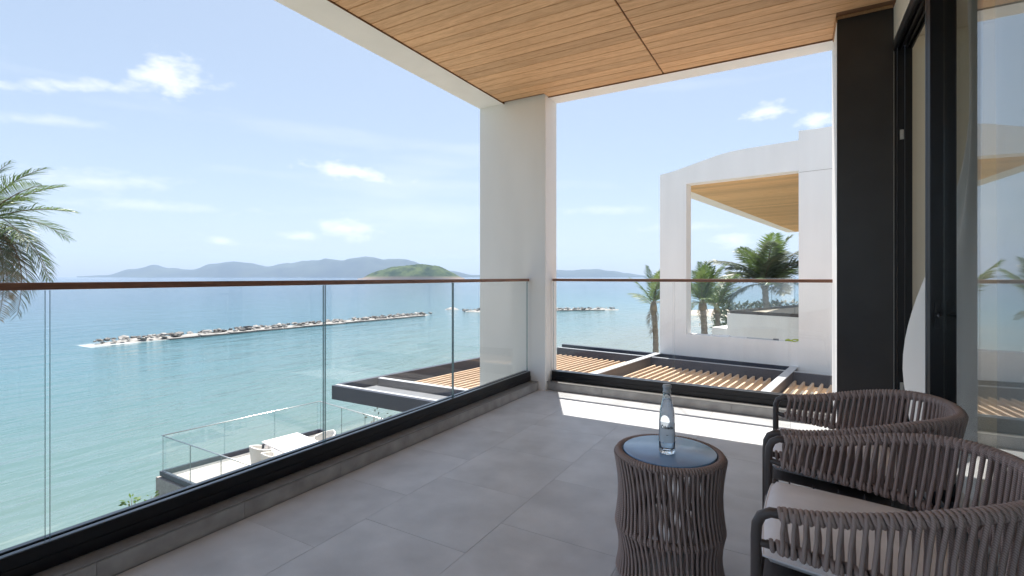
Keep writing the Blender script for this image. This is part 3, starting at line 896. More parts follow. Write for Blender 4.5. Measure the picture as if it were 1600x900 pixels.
# one C-shaped outline split so that its pieces butt without shared planes
G0 = -4.2
wall_face([[(-2.60, G0), (-2.037, G0), (-2.037, 3.125), (-2.037, 3.480), (-2.25, 3.432), (-2.42, 3.402), (-2.53, 3.392), (-2.60, 3.378)]], 0, 0.29, m)
m.build('front_wall', 'white', nv)
m = MB(); wall_face([[(-2.036, 3.125), (0.006, 3.125), (0.006, 3.674), (-0.9, 3.668), (-1.15, 3.655), (-1.40, 3.622), (-2.036, 3.4802)]], 0, 0.29, m); m.build('front_wall', 'white', nv)
m = MB(); wall_face([[(-2.036, G0), (0.006, G0), (0.006, 0.0), (-2.036, 0.0)]], 0, 0.29, m); m.build('front_wall', 'white', nv)
m = MB(); wall_face([[(0.007, G0), (5.5, G0), (5.5, 3.83), (0.30, 3.83), (0.007, 3.843)]], 0, 0.29, m); m.build('front_wall', 'white', nv)
# dash of shadow joint across the right part of the wall
m = MB().box(0.02, 5.5, -0.004, 0.0005, 3.085, 3.091); m.build('render_joint', 'stone', nv)
# roof with white soffit edge and timber boards running across
MB().box(-2.60, -2.27, 0.292, 14.0, 3.115, 3.40).build('roof_beam', 'white', nv)
MB().box(-2.268, 5.5, 0.292, 14.0, 3.135, 3.40).build('roof_slab', 'white', nv)
bm_ = MB().box(-1.55, 1.55, -0.108, 0.108, 0, 0.016).mesh('soffit_board', 'nceil')
for i in range(62):
    o = link('soffit_board', bm_, nv, (-0.715, 0.405 + i * 0.219, 3.116 + random.uniform(-0.001, 0.001)))
MB().box(0.9, 1.1, 0.30, 14.0, G0, 3.11).build('house_wall', 'white', nv)
# small things lying on the sill of that opening
o = tag(MB().box(-0.09, 0.09, -0.05, 0.05, 0, 0.028).build('light_box', 'white', bevel=0.004), 'long white box lying on the sill of the neighbouring opening', 'box')
p = NQ + Matrix.Rotation(NA, 3, 'Z') @ Vector((-1.30, 0.12, 0.0)); o.location = p; o.rotation_euler = (0, 0, NA)
m = MB(); m.box(-0.34, 0.12, -0.012, 0.012, 0.0, 0.016); m.box(0.125, 0.215, -0.02, 0.02, 0, 0.03, 1)
o = tag(m.build('sill_strip', ['pale_metal', 'panel']), 'thin grey strip with a darker end on the neighbouring sill', 'strip')
o.location = NQ + Matrix.Rotation(NA, 3, 'Z') @ Vector((-0.55, 0.10, 0.0)); o.rotation_euler = (0, 0, NA)
pts = [(0.09 * math.cos(a) * (1 + 0.3 * math.sin(3 * a)) , 0.05 * math.sin(a), 0.022 + 0.018 * math.sin(2 * a)) for a in [i * 2 * PI / 22 for i in range(22)]]
o = tag(MB().tube(pts, 0.011, 6, closed=True).build('coiled_strap', 'lime'), 'lime yellow coil on the right end of the neighbouring sill', 'strap')
o.location = NQ + Matrix.Rotation(NA, 3, 'Z') @ Vector((-0.12, 0.10, 0.0)); o.rotation_euler = (0, 0, NA)

# terrace block behind the opening, with its own glass
TC = Vector((-1.76, 16.32, 0)); tu = Vector((0.931, -0.364, 0)); TA = math.atan2(tu.y, tu.x)
tr = thing('terrace', 'pale terrace block with glass railing seen through the neighbouring opening', 'terrace', TC, TA)
MB().box(-0.10, 6.0, 0.0, 9.0, -4.2, 0.075).build('terrace_wall', 'white', tr)
MB().box(0.06, 6.0, 0.16, 8.8, 0.0755, 0.085).build('terrace_floor', 'sand', tr)
MB().box(-0.04, 6.0, 0.03, 0.10, 0.0765, 0.165).build('base_channel', 'frame', tr)
MB().box(-0.04, 0.03, 0.101, 8.9, 0.0765, 0.165).build('base_channel', 'frame', tr)
for a, b in ((-0.02, 1.80), (1.815, 3.6), (3.615, 5.4)):
    mm = MB().box(a, b, 0.060, 0.072, 0.166, 1.15); mm.mi = [0 if q in (2, 3) else 1 for q in range(6)]; mm.build('glass_pane', ['glass', 'edge'], tr)
for a, b in ((0.16, 2.8), (2.815, 5.6), (5.615, 8.6)):
    mm = MB().box(-0.012, 0.0, a, b, 0.166, 1.15); mm.mi = [0 if q in (4, 5) else 1 for q in range(6)]; mm.build('glass_pane', ['glass', 'edge'], tr)
MB().box(-0.62, -0.105, 0.05, 2.2, -4.2, -0.40).build('ledge', 'white', tr)

# ================================================================== PERGOLA over the terrace between the villas
PZ = -0.45
pg = thing('pergola', 'slate blue pergola with timber louvres below the balcony, reaching the neighbouring villa', 'pergola', (-4.0, 7.5, -0.6))
P0 = Vector((-6.12, 5.09)); ED = Vector((math.sin(R(9.0)), math.cos(R(9.0))))
UD = Vector((math.cos(R(7.3)), -math.sin(R(7.3))))           # along the back beam
BK = Vector((-4.95, 11.02))                                   # seaward end of the back beam


def back_y(x): return BK.y + (x - BK.x) * UD.y / UD.x


END = P0 + ED * ((BK.y - P0.y) / ED.y - 0.02)
# fascia towards the viewer, its pale capping and the solid bay behind it
cb = world_part(MB().box(P0.x, -3.14, P0.y, P0.y + 0.10, PZ - 0.215, PZ - 0.006), 'fascia_beam', 'navy', pg, 0.004)
world_part(MB().box(P0.x + 0.02, -3.14, P0.y + 0.045, P0.y + 0.105, PZ - 0.005, PZ), 'capping', 'pale_metal', cb)
world_part(MB().prism([(P0.x + 0.115, P0.y + 0.11), (-3.14, P0.y + 0.11), (-3.14, 5.80), (P0.x + 0.225, 5.80)], PZ - 0.13, PZ - 0.115), 'roof_panel', 'panel', pg)
cb = world_part(MB().box(P0.x + 0.23, -3.14, 5.81, 5.90, PZ - 0.20, PZ - 0.006), 'cross_beam', 'navy', pg)
world_part(MB().box(P0.x + 0.23, -3.14, 5.815, 5.90, PZ - 0.005, PZ + 0.001), 'capping', 'pale_metal', cb)
# seaward beam and its inner upstand
sb0 = P0 + Vector((0.03, 0.105)); sb1 = END
world_part(MB().beam(sb0 + ED * 0.0, sb1, 0.085, PZ - 0.215, PZ - 0.002), 'edge_beam', 'navy', pg)
# back beam: fascia, pale line, lower ledge
b0 = BK; b1 = Vector((3.2, back_y(3.2)))
world_part(MB().beam(b0, b1, 0.10, PZ - 0.30, PZ + 0.0), 'back_beam', 'navy', pg)
world_part(MB().beam(b0 + Vector((0.1, -0.51)), b1 + Vector((0, -0.51)), 0.05, PZ - 0.012, PZ - 0.004), 'capping', 'pale_metal', pg)
world_part(MB().beam(b0 + Vector((0.1, -0.51)), b1 + Vector((0, -0.51)), 0.09, PZ - 0.28, PZ - 0.0135), 'back_beam', 'navy', pg)
world_part(MB().beam(b0 + Vector((0.1, -0.26)), b1 + Vector((0, -0.26)), 0.40, PZ - 0.235, PZ - 0.22), 'gutter', 'navy', pg)
# deep cross beams with pale tops, and louvres between them
D8 = Vector((math.sin(R(8.0)), math.cos(R(8.0))))


def start_y(x): return 5.10 if x > -3.20 else 5.93


def run(x_at_8, yend_off):
    """plan line in the louvre direction passing x at y=8; clipped at our wall and at the back beam"""
    k = D8.x / D8.y
    ys = 5.10
    x0 = x_at_8 + (ys - 8.0) * k
    if x0 < -3.20: ys = 5.93; x0 = x_at_8 + (ys - 8.0) * k
    ye = 11.0
    for _ in range(6): ye = back_y(x_at_8 + (ye - 8.0) * k) - yend_off
    # seaward limit
    return Vector((x0, ys)), Vector((x_at_8 + (ye - 8.0) * k, ye))


crosses = [-2.955, -0.37, 2.2]
for xc in crosses:
    a, b = run(xc, 0.02)
    cb = world_part(MB().beam(a, b, 0.10, PZ - 0.30, PZ - 0.003), 'cross_beam', 'frame', pg)
    world_part(MB().beam(a, b, 0.125, PZ - 0.0025, PZ + 0.012), 'capping', 'pale_metal', cb)
sp = 0.132
x = -5.42
while x < 3.0:
    if all(abs(x - c) > 0.095 for c in crosses):
        a, b = run(x, 0.62)
        if (b - a).length > 0.4:
            world_part(MB().beam(a, b, 0.032, PZ - 0.235, PZ - 0.145), 'louvre', 'louvre', pg)
    x += sp
# timber bearer at the ends of the louvres, white terrace wall seen between them
a = Vector((-4.9, back_y(-4.9) - 0.60)); b = Vector((3.0, back_y(3.0) - 0.60))
world_part(MB().beam(a, b, 0.05, PZ - 0.30, PZ - 0.22), 'bearer', 'louvre', pg)
for px_, py_ in ((-3.6, 5.75), (-4.7, 10.8)):
    world_part(MB().box(px_ - 0.06, px_ + 0.06, py_ - 0.06, py_ + 0.06, -3.6, PZ - 0.22), 'post', 'navy', pg)
# ground floor of our own house and its paving
gb = tag(MB().box(-2.55, 6.0, -3.2, 4.90, -3.6, -0.33).build('house_base', 'white'), 'white lower storey of this house below the balcony', 'house')
pv = MB().box(-7.2, 4.0, 4.95, 10.2, -3.62, -3.45).build('paving', 'pave', kind='structure')

# ================================================================== TERRACE DECK at the water's edge
DZ = -3.5
dk = thing('deck', 'pale timber sitting deck with stone edge above the water', 'deck', (-11, 7.8, DZ))
dpoly = [(-13.10, 5.82), (-8.0, 5.76), (-8.0, 9.4), (-12.53, 10.03)]
dpin = [(-13.06, 5.86), (-8.0, 5.80), (-8.0, 9.36), (-12.50, 9.99)]
world_part(MB().prism(dpoly, DZ - 0.55, DZ - 0.03), 'stone_base', 'stone', dk, 0.01)
x = -13.0
de = lambda x: 5.88 + (x + 13.0) * -0.012
while x < -8.1:
    xm = x + 0.07
    lo = 5.90 if xm > -12.98 else 7.0
    hi = 9.93 - (xm + 12.5) * 0.139
    if xm < -12.5: lo, hi = 5.90, min(hi, 5.88 + (xm + 13.06) / 0.56 * 4.1)
    if hi - lo > 0.3: world_part(MB().box(x, x + 0.136, lo, hi, DZ - 0.029, DZ), 'deck_board', 'deck', dk)
    x += 0.14
ch = [(-12.98, 5.90), (-12.42, 9.93), (-8.0, 9.32)]
def ln(a, b, wdt, z0, z1, nm, mt, par): return world_part(MB().beam(a, b, wdt, z0, z1), nm, mt, par)
ln((-12.98, 5.95), (-12.44, 9.86), 0.08, DZ + 0.001, DZ + 0.11, 'kerb_channel', 'navy', dk)
ln((-13.0, 5.90), (-8.0, 5.84), 0.08, DZ + 0.001, DZ + 0.11, 'kerb_channel', 'navy', dk)
ln((-12.46, 9.91), (-8.0, 9.29), 0.08, DZ + 0.001, DZ + 0.11, 'kerb_channel', 'navy', dk)
dr = thing('deck_railing', 'frameless glass railing with a thin steel rail round the deck', 'railing', (-12.9, 7.8, DZ + 0.11))


def glass_run(a, b, n, z0, z1, par):
    a = Vector(a); b = Vector(b); d = (b - a).normalized(); Lg = (b - a).length / n
    for i in range(n):
        mm = MB().beam(a + d * (Lg * i + 0.006), a + d * (Lg * (i + 1) - 0.006), 0.012, z0, z1)
        mm.mi = [1, 1, 0, 1, 0, 1]
        world_part(mm, 'glass_pane', ['glass', 'edge'], par)


glass_run((-12.98, 5.98), (-12.44, 9.84), 3, DZ + 0.115, DZ + 0.93, dr)
glass_run((-12.94, 5.90), (-8.0, 5.84), 4, DZ + 0.115, DZ + 0.93, dr)
glass_run((-12.40, 9.90), (-8.0, 9.29), 4, DZ + 0.115, DZ + 0.93, dr)
world_part(MB().tube([(-8.0, 5.84, DZ + 0.94), (-12.98, 5.90, DZ + 0.94), (-12.44, 9.91, DZ + 0.94), (-8.0, 9.29, DZ + 0.94)], 0.013, 8), 'top_rail', 'chrome', dr)

dt = thing('dining_table', 'white rectangular dining table on the deck by the water', 'table', (-10.33, 7.50, DZ), R(-9))
MB().box(-0.70, 0.70, -0.44, 0.44, 0.715, 0.75).build('tabletop', 'dtop', dt, bevel=0.006)
MB().box(-0.62, 0.62, -0.37, 0.37, 0.655, 0.714).build('apron', 'dtop', dt)
for sx in (-1, 1):
    for sy in (-1, 1): MB().box(sx * 0.62 - 0.03, sx * 0.62 + 0.03, sy * 0.37 - 0.03, sy * 0.37 + 0.03, 0, 0.654).build('leg', 'dtop', dt)


def tub_chair(label):
    t = thing('tub_chair', label, 'chair', (0, 0, DZ), 0, 'white wicker chairs round the dining table')
    def shell(u, v, r):       # u round the back -1..1, v up; local: sits facing +y
        an = -PI / 2 + (u - 0.5) * 1.28 * PI
        top = 0.80 - 0.12 * abs(u - 0.5) * 2
        z = 0.20 + (top - 0.20) * v; k = (0.80 + 0.20 * v) * r
        return (0.27 * k * math.cos(an), 0.26 * k * math.sin(an), z)
    m = MB(); m.grid(lambda u, v: shell(u, v, 1.0), 28, 6); m.grid(lambda u, v: shell(1 - u, v, 0.90), 28, 6); m.build('backrest', 'wicker', t)
    MB().tube([shell(i / 28, 1.0, 0.95) for i in range(29)], 0.020, 8).build('top_edge', 'wicker', t)
    MB().lathe([(0.0, 0.36), (0.205, 0.36), (0.215, 0.38), (0.215, 0.42), (0.20, 0.445), (0.0, 0.45)], 24).build('seat', 'dtop', t)
    for sx in (-1, 1):
        for sy in (-1, 1): MB().tube([(sx * 0.19, sy * 0.17, 0), (sx * 0.165, sy * 0.15, 0.36)], 0.016, 6).build('leg', 'stone', t)
    return t


tcz = tub_chair('white wicker tub chair at the sea corner of the dining table, back towards the house')
spots = [(-10.78, 6.98, -9, None), (-10.12, 6.84, -9, 'white wicker tub chair nearest the balcony, second along the table'),
         (-10.20, 8.26, 171, 'white wicker tub chair across the dining table by the deck corner'),
         (-9.62, 8.10, 171, 'white wicker tub chair across the table, half hidden by the glass joint')]
for i, (x, y, a, lb) in enumerate(spots):
    o = tcz if i == 0 else copy_tree(tcz)
    if lb: o['label'] = lb
    o.location = (x, y, DZ); o.rotation_euler = (0, 0, R(a))

# ================================================================== LAND AND SEA
SEA = -5.8
sea = MB()
sea.grid(lambda u, v: (-7000 + 14000 * u, -3000 + 14000 * v, SEA), 40, 40)
sea.build('sea', 'sea', kind='structure')
land = [(60, -30), (60, 46), (8, 41), (-2.5, 37), (-7.2, 29), (-10.2, 15), (-11.35, 9), (-11.4, -30)]
MB().prism(land, -7.0, -3.62).build('ground', 'soil', kind='structure')
# the far curve of the beach
bp = [(-19, 97, 90, 58), (-12, 91, 90, 52), (-4, 84, 90, 46), (8, 76, 92, 44), (24, 66, 96, 44), (60, 52, 110, 40)]


def beach_fn(u, v):
    q = u * (len(bp) - 1); i = min(int(q), len(bp) - 2); f = q - i
    a = Vector(bp[i][:2]).lerp(Vector(bp[i + 1][:2]), f)
    d = Vector((0.45, 0.89)); wdt = (1.5 + 45 * min(1, u * u * 5)) 
    p = a + d * wdt * v
    z = SEA - 0.15 + min(1.1, 5 * v * (0.12 + u)) + 0.15 * noise.noise(Vector((p.x * 0.1, p.y * 0.1, 0)))
    return (p.x, p.y, z)


MB().grid(beach_fn, 60, 14).build('beach', 'sand', kind='structure')

# ------------------------------------------------------------------ breakwaters
def rock_mesh(seed):
    rnd = random.Random(seed); bm = bmesh.new(); bmesh.ops.create_icosphere(bm, subdivisions=1, radius=1.0)
    for v in bm.verts:
        v.co *= rnd.uniform(0.72, 1.18); v.co.z *= 0.62
    me = bpy.data.meshes.new('rock'); bm.to_mesh(me); bm.free(); me.materials.append(M['rock']); return me


rocks = [rock_mesh(i) for i in range(6)]
block = MB().box(-0.5, 0.5, -1.56, 1.56, 0.0, 0.15).mesh('concrete_block', 'conc')
wet = MB().box(-0.5, 0.5, -1.55, 1.55, -0.6, 0.07).mesh('wet_footing', 'wetconc')


def breakwater(label, a, b, nrock, wdt, group='rock breakwaters offshore'):
    a = Vector(a); b = Vector(b); d = (b - a); Lg = d.length; d.normalize(); nrm = Vector((d.y, -d.x))
    if nrm.x < 0: nrm = -nrm                      # towards the house
    ang = math.atan2(d.y, d.x) - PI / 2
    t = thing('breakwater', label, 'breakwater', (a.x, a.y, SEA), ang, group)
    # in local coordinates y runs along the wall and +x faces the house
    mp_ = MB()
    def core(u, v):
        y = u * Lg; x = -wdt * 0.62 + (wdt * 1.05) * v
        taper = min(1, u * 12 + 0.25, (1 - u) * 10 + 0.2)
        return (x * taper, y, 0.28 * taper * math.sin(PI * min(1, v * 1.02)) + 0.16 * noise.noise(Vector((x, y * 0.8, a.x))) - 0.05)
    mp_.grid(core, int(Lg / 0.8), 8); mp_.build('rubble_core', 'conc', t)
    rnd = random.Random(int(Lg))
    k = 0; y = 6.0
    while y < Lg - 6.0:
        o = link('concrete_block', block, t, (wdt * 0.42 + rnd.uniform(-0.05, 0.05), y + 1.6, 0.05 + rnd.uniform(-0.05, 0.03)))
        o.rotation_euler = (R(rnd.uniform(-1.2, 1.2)), R(rnd.uniform(-3, 3)), R(rnd.uniform(-1.5, 1.5)))
        link('wet_footing', wet, o, (0.12, 0.0, 0.01))
        y += 3.28
    for i in range(nrock):
        u = rnd.random(); s = rnd.uniform(0.12, 0.34) * (1.6 if rnd.random() < 0.16 else 1.0)
        x = rnd.uniform(-0.62, 0.30) * wdt
        o = link('rock', rocks[i % 6], t, (x, u * Lg, 0.10 + 0.26 * (1 - abs(x / wdt + 0.1) * 1.5) + rnd.uniform(-0.05, 0.12)))
        o.scale = (s * rnd.uniform(0.8, 1.3), s * rnd.uniform(0.9, 1.7), s * rnd.uniform(0.6, 1.15)); o.rotation_euler = (rnd.uniform(-0.4, 0.4), rnd.uniform(-0.4, 0.4), rnd.uniform(0, 6))
    return t


breakwater('long low rock breakwater in the turquoise water left of the column', (-62.3, 22.1), (-58.2, 70.5), 280, 3.4)
breakwater('short distant rock breakwater partly hidden behind the corner column', (-57.5, 80.0), (-32.5, 101.0), 130, 3.4)
MB().grid(lambda u, v: (-64.6 + 2.6 * u, 82.5 + 1.6 * v + u, SEA + 0.55 * math.sin(PI * u) * math.sin(PI * v) - 0.05), 6, 6).build('rock', 'rock', None)
tag(COL.objects[-1], 'lone pale rock in the water just left of the column', 'rock')

# ------------------------------------------------------------------ hills and island
def dirp(px):       # ground bearing of a point on the far shore
    r = (px - 800.0) / 768.0; a = R(30.1)
    return Vector((math.cos(a) * r - math.sin(a), math.sin(a) * r + math.cos(a)))


def ridge(name, prof, dist, depth, seed, mat):
    xs_ = [p[0] for p in prof]

    def hgt(px):
        for (x0, h0), (x1, h1) in zip(prof, prof[1:]):
            if x0 <= px <= x1: f = (px - x0) / (x1 - x0); f = f * f * (3 - 2 * f); return h0 + (h1 - h0) * f
        return 0

    def fn(u, v):
        px = xs_[0] + (xs_[-1] - xs_[0]) * u; d = dirp(px); h = hgt(px) * dist / 768.0
        k = math.sin(PI * v) ** 0.8
        q = dist + (v - 0.5) * depth
        p = d * q
        nz = noise.fractal(Vector((p.x * 0.006, p.y * 0.006, seed)), 1.0, 2.0, 5)
        z = SEA - 3 + (h + 3 + 7) * k * (1 + 0.16 * nz * (1 - 0.7 * math.exp(-((v - 0.5) / 0.08) ** 2))) + 3 * nz * k
        return (p.x, p.y, z)
    return MB().grid(fn, 150, 22).build(name, mat, kind='structure')


ridge('hills', [(120, 0), (165, 2), (205, 11), (240, 17), (262, 13), (300, 11), (330, 19), (362, 24), (390, 21), (420, 15), (450, 21), (482, 24), (530, 26), (572, 31), (604, 27), (632, 26), (662, 18), (700, 9), (742, 2), (790, 0)], 4200, 900, 1.0, 'hill')
ridge('hills', [(850, 9), (873, 10.5), (892, 9), (914, 11), (932, 11), (955, 9), (980, 5), (1012, 1), (1040, 0)], 4600, 800, 5.0, 'hill')
ridge('hills', [(700, 0), (720, 3), (742, 2), (775, 3), (800, 6), (850, 8), (900, 3), (940, 0)], 5200, 500, 3.0, 'hill')
ID = 1150.0


def island_fn(u, v):
    px = 566 + 160 * u; d = dirp(px)
    prof = [(0, 0.05), (0.06, 6), (0.16, 12), (0.30, 18), (0.48, 21.5), (0.62, 22), (0.76, 17.5), (0.88, 9), (0.97, 1.5), (1.0, 0)]
    h = 0
    for (x0, h0), (x1, h1) in zip(prof, prof[1:]):
        if x0 <= u <= x1: f = (u - x0) / (x1 - x0); h = h0 + (h1 - h0) * f; break
    h = h * ID / 768
    q = ID + (v - 0.5) * 150; p = d * q; k = max(0.0, math.sin(PI * v)) ** 0.62
    n1 = noise.fractal(Vector((p.x * 0.02, p.y * 0.02, 7.0)), 1.0, 2.0, 6); n2 = noise.fractal(Vector((p.x * 0.12, p.y * 0.12, 2.0)), 1.0, 2.0, 3)
    return (p.x, p.y, SEA - 1.5 + (h + 4) * k * (1 + 0.12 * n1) + 1.3 * n2 * k)


MB().grid(island_fn, 150, 44).build('island', 'island', kind='structure')
MB().grid(lambda u, v: (*(dirp(556 + 16 * u) * (1120 + 30 * v)), SEA - 1 + 5 * math.sin(PI * u) * math.sin(PI * v) * (0.7 + 0.5 * noise.noise(Vector((u * 6, v * 4, 1))))), 20, 8).build('islet', 'island', kind='structure')

# ================================================================== PLANTS
def frond_mesh(length, droop, nleaf, lw, ll, mat, seed, stiff=0.5, ragged=0.0):
    """feather leaf: arching midrib along +x with two ranks of narrow leaflets"""
    rnd = random.Random(seed); m = MB()
    def rib(s): return Vector((length * (s - 0.16 * droop * s * s), 0, length * (0.34 * s - droop * s * s)))
    pts = [rib(i / 10) for i in range(11)]
    m.tube(pts, [0.016 * (1 - 0.85 * i / 10) * (length / 2) + 0.002 for i in range(11)], 5, 1, caps=False)
    for i in range(nleaf):
        s = 0.14 + 0.86 * i / (nleaf - 1)
        o = rib(s); t = (rib(min(1, s + 0.02)) - rib(s - 0.02)).normalized()
        prof = math.sin(PI * min(1, 0.16 + s * 0.80)) ** 0.6
        for sd in (-1, 1):
            if rnd.random() < ragged: continue
            l_ = ll * prof * rnd.uniform(0.8, 1.08); fw = 0.55 + 0.5 * s
            out = (Vector((0, sd, 0)) + t * fw + Vector((0, 0, stiff * rnd.uniform(0.2, 0.9)))).normalized()
            sag = Vector((0, 0, -1)) * l_ * rnd.uniform(0.12, 0.40)
            p0 = o; p1 = o + out * l_ * 0.5 + sag * 0.18; p2 = o + out * l_ + sag
            wv = t.cross(out).cross(out).normalized() * lw * 0.5 + Vector((0, 0, rnd.uniform(-0.3, 0.3) * lw))
            b = len(m.v)
            m.v += [tuple(p0 - wv * 0.5), tuple(p0 + wv * 0.5), tuple(p1 + wv), tuple(p1 - wv), tuple(p2)]
            m.face([b, b + 1, b + 2, b + 3], 0); m.face([b + 3, b + 2, b + 4], 0)
    return m.mesh('frond', [mat, 'stem'])


def palm(label, base, top, r0, r1, fr, spec, group='palms on the shore'):
    """spec: list of (azimuth deg, tilt deg up, roll, mesh index, scale)"""
    t = thing('palm_tree', label, 'palm tree', base, 0, group)
    H_ = Vector(top) - Vector(base); m = MB(); n = 26; pts = []; rr = []
    for i in range(n + 1):
        f = i / n
        pts.append(H_ * f + Vector((H_.x * 0.0, 0, 0)) + Vector((0.10 * math.sin(PI * f), 0.05 * math.sin(PI * f), 0)))
        rr.append((r0 + (r1 - r0) * f) * (1.0 + (0.09 if i % 2 else -0.05)) * (1.25 if f < 0.06 else 1))
    m.tube(pts, rr, 10); tk_ = m.build('trunk', 'trunk', t)
    m = MB(); m.lathe([(r1 * 0.8, -0.35), (r1 * 1.55, -0.12), (r1 * 1.25, 0.12), (0.02, 0.30)], 10); m.build('crown_shaft', 'dead', tk_, tuple(H_))
    for az, el, roll, mi, sc in spec:
        o = link('frond', fr[mi], t, tuple(H_)); o.rotation_mode = 'XYZ'
        q = Matrix.Rotation(R(az), 4, 'Z') @ Matrix.Rotation(R(-el), 4, 'Y') @ Matrix.Rotation(R(roll), 4, 'X')
        o.rotation_euler = q.to_euler(); o.scale = (sc, sc, sc)
    return t


rp = random.Random(11)
F1 = [frond_mesh(1.36, 0.42, 50, 0.014, 0.45, 'frond', 1), frond_mesh(1.30, 0.62, 50, 0.014, 0.46, 'frond', 2), frond_mesh(1.3, 1.0, 50, 0.013, 0.44, 'dead', 3, 0.1, 0.25), frond_mesh(1.32, 0.34, 50, 0.014, 0.45, 'frond', 4), frond_mesh(1.4, 0.85, 46, 0.012, 0.48, 'frond2', 5, 0.2, 0.15)]
# left palm: camera-right direction is azimuth 30 deg
spec = [(45, 52, 10, 0, 1.0), (22, 26, -12, 3, 1.05), (8, 2, 8, 1, 1.0), (40, -14, 0, 4, 1.0), (15, -34, 10, 2, 0.95), (60, -46, 0, 4, 0.9), (50, 10, 0, 3, 1.0), (38, -40, 0, 4, 1.15), (30, -56, 20, 2, 1.2), (50, -30, 0, 1, 1.05), (5, -45, 0, 2, 0.9), (75, 35, 0, 3, 1.0), (100, 8, 0, 1, 1.0), (-20, 30, 0, 0, 1.0), (-35, -4, 0, 4, 1.0), (-15, -52, 0, 4, 0.95), (140, 30, 0, 0, 1.0), (180, 20, 0, 3, 1.0), (215, 40, 0, 1, 1.0), (250, 5, 0, 0, 1), (285, 28, 0, 3, 1), (310, -10, 0, 1, 1), (335, 60, 0, 3, 0.9), (35, 72, 20, 0, 0.85), (120, -25, 0, 4, 1), (35, -58, 0, 1, 0.9)]
palm('tall palm at the left edge, ragged crown partly out of frame', (-11.75, 2.5, -3.62), (-11.65, 2.62, 2.10), 0.14, 0.10, F1, spec)
F2 = [frond_mesh(2.0, 0.16, 34, 0.040, 0.62, 'frond', 21, 0.1), frond_mesh(2.0, 0.32, 34, 0.040, 0.66, 'frond', 22, 0.1), frond_mesh(1.9, 0.85, 34, 0.040, 0.50, 'frond2', 23, 0.2), frond_mesh(1.6, 1.1, 22, 0.030, 0.4, 'dead', 24, 0.1, 0.3)]


def young(n, seed, up=(35, 80), sc=(0.75, 1.0), low=5):
    rr = random.Random(seed); out = []
    for i in range(n):
        el = rr.uniform(*up); out.append((360 * i / n * 2.4 + rr.uniform(-14, 14), el, rr.uniform(-20, 20), rr.choice([0, 0, 1]), rr.uniform(*sc)))
    for i in range(low): out.append((72 * i + rr.uniform(40, 80), rr.uniform(5, 35), 0, rr.choice([1, 2]), rr.uniform(0.6, 0.85)))
    for i in range(3): out.append((120 * i + rr.uniform(0, 60), rr.uniform(-60, -40), 0, 3, 0.7))
    return out


palm('slim young palm beside the left edge of the white neighbouring villa', (-5.1, 20.2, -3.62), (-5.05, 20.2, -0.05), 0.13, 0.10, F2, young(6, 3, (48, 78), (0.8, 1.05), 2))
palm('upright green palm in the left of the neighbouring opening', (-4.2, 26.5, -3.62), (-4.15, 26.5, -0.25), 0.17, 0.14, F2, young(11, 5, (35, 80), (0.95, 1.3), 4))
palm('darker palm just behind the upright green palm in the opening', (-4.3, 32.2, -3.62), (-4.25, 32.3, -0.75), 0.15, 0.12, F2, young(11, 8, (25, 72), (1.0, 1.4), 4))
F3 = [frond_mesh(3.1, 0.40, 46, 0.055, 1.0, 'frond', 31, 0.1), frond_mesh(3.1, 0.55, 46, 0.055, 1.05, 'frond2', 32, 0.0), frond_mesh(3.0, 0.95, 44, 0.055, 0.80, 'frond2', 33, 0.2), frond_mesh(3.1, 0.30, 46, 0.060, 0.85, 'frond2', 34)]
rr = random.Random(9)
spec = [(360 * i / 13 * 2.6 + rr.uniform(-10, 10), rr.uniform(-12, 68), rr.uniform(-20, 20), rr.choice([0, 1, 1, 3, 3]), rr.uniform(0.92, 1.25)) for i in range(32)]
palm('big bushy palm beyond the terrace in the right of the opening', (-1.75, 33.7, -3.62), (-1.7, 33.7, 0.7), 0.20, 0.16, F3, spec)


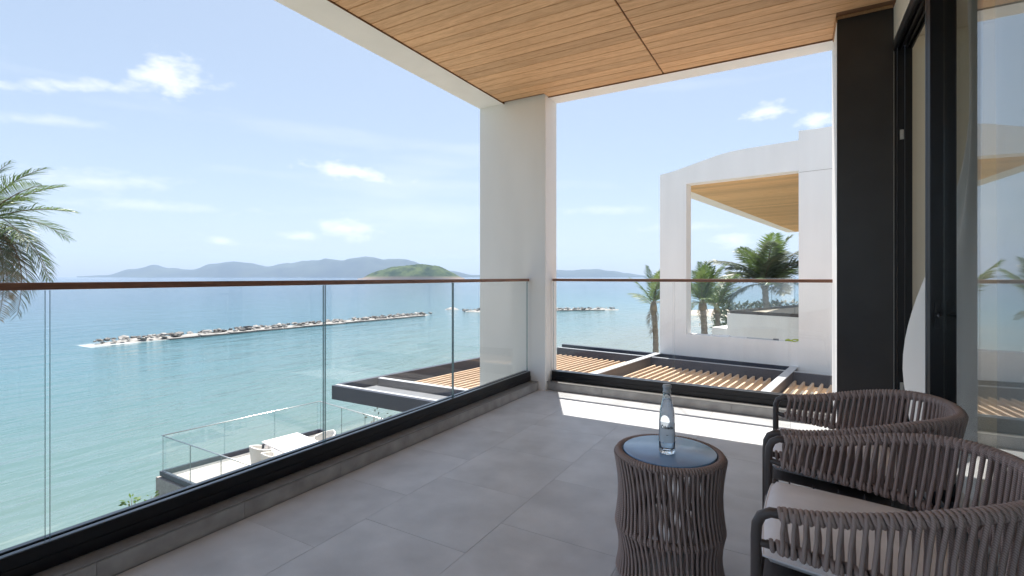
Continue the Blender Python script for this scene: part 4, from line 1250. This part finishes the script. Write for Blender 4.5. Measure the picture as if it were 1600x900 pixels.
def shrub(name, label, base, h, rad, n, leaf, mat, cat='shrub', group=None, stems=5, seed=1, ratio=0.45):
    t = thing(name, label, cat, base, 0, group); rnd = random.Random(seed); m = MB(); lm = MB()
    for s in range(stems):
        az = rnd.uniform(0, 2 * PI); rr_ = rad * rnd.uniform(0.1, 0.7)
        m.tube([(0, 0, 0), (rr_ * 0.4 * math.cos(az), rr_ * 0.4 * math.sin(az), h * 0.5), (rr_ * math.cos(az), rr_ * math.sin(az), h * rnd.uniform(0.8, 1.0))], [0.012, 0.009, 0.004], 5)
    m.build('stem', 'stem', t)
    for i in range(n):
        an = rnd.uniform(0, 2 * PI); cz = rnd.uniform(0.25, 1.0); q = rad * math.sqrt(rnd.random()) * (1.15 - 0.75 * abs(cz - 0.5))
        c = Vector((q * math.cos(an), q * math.sin(an), h * cz)); d = Vector((math.cos(an) * rnd.uniform(0.3, 1), math.sin(an) * rnd.uniform(0.3, 1), rnd.uniform(-0.3, 0.9))).normalized()
        l_ = leaf * rnd.uniform(0.7, 1.2); sd = d.orthogonal().normalized(); sd = Matrix.Rotation(rnd.uniform(0, 6), 3, d) @ sd
        b = len(lm.v); wv = sd * l_ * ratio * 0.5
        lm.v += [tuple(c), tuple(c + d * l_ * 0.5 + wv), tuple(c + d * l_), tuple(c + d * l_ * 0.5 - wv)]; lm.face([b, b + 1, b + 2, b + 3])
    lm.build('foliage', mat, t)
    return t


shrub('shrub', 'bright green leafy shrub tip just left of the deck corner', (-10.95, 4.46, -3.62), 0.60, 0.13, 60, 0.11, 'leaf', group='shrubs below the balcony', seed=2)
shrub('shrub', 'small green shrub shoot between leafy shrub and deck corner', (-10.85, 4.76, -3.62), 0.60, 0.07, 22, 0.10, 'leaf', group='shrubs below the balcony', seed=3)
shrub('shrub', 'pale green shrub shoot right under the deck corner', (-10.75, 5.30, -3.62), 0.48, 0.10, 30, 0.09, 'leaf', group='shrubs below the balcony', seed=4)
shrub('young_tree', 'thin bare young tree with few leaves under the pergola corner', (-7.9, 7.75, -3.5), 1.75, 0.34, 46, 0.09, 'bush', 'tree', 'young trees by the deck', 9, 6)
shrub('young_tree', 'dark leaved young tree touching the lower edge of the pergola fascia', (-7.15, 8.3, -3.5), 1.75, 0.26, 110, 0.11, 'bush', 'tree', 'young trees by the deck', 6, 7)
for i, (x, y, h, rad, lb) in enumerate(((-3.4, 36.8, 3.0, 1.5, 'dark rounded bush under the big palm, left one'), (-0.6, 36.2, 3.2, 1.8, 'dark bush below the big palm, middle one'), (2.2, 35.5, 3.6, 1.8, 'dark bush at the right end of the opening'))):
    shrub('bush', lb, (x, y, -3.62), h, rad, 900, 0.34, 'bush', 'bush', 'bushes beyond the terrace', 8, 20 + i)

# ================================================================== HAZE over the bay
hz = MB().box(-6500, 6500, -2500, 6500, SEA - 3.5, 260).build('haze', [], kind='stuff')
hm = bpy.data.materials.new('sea_haze'); hm.use_nodes = True
n, l = hm.node_tree.nodes, hm.node_tree.links
n.remove(n['Principled BSDF']); pv_ = n.new('ShaderNodeVolumePrincipled')
pv_.inputs['Color'].default_value = (0.60, 0.745, 0.95, 1); pv_.inputs['Density'].default_value = 0.00015; pv_.inputs['Anisotropy'].default_value = 0.0
l.new(pv_.outputs[0], n['Material Output'].inputs['Volume'])
hz.data.materials.append(hm)
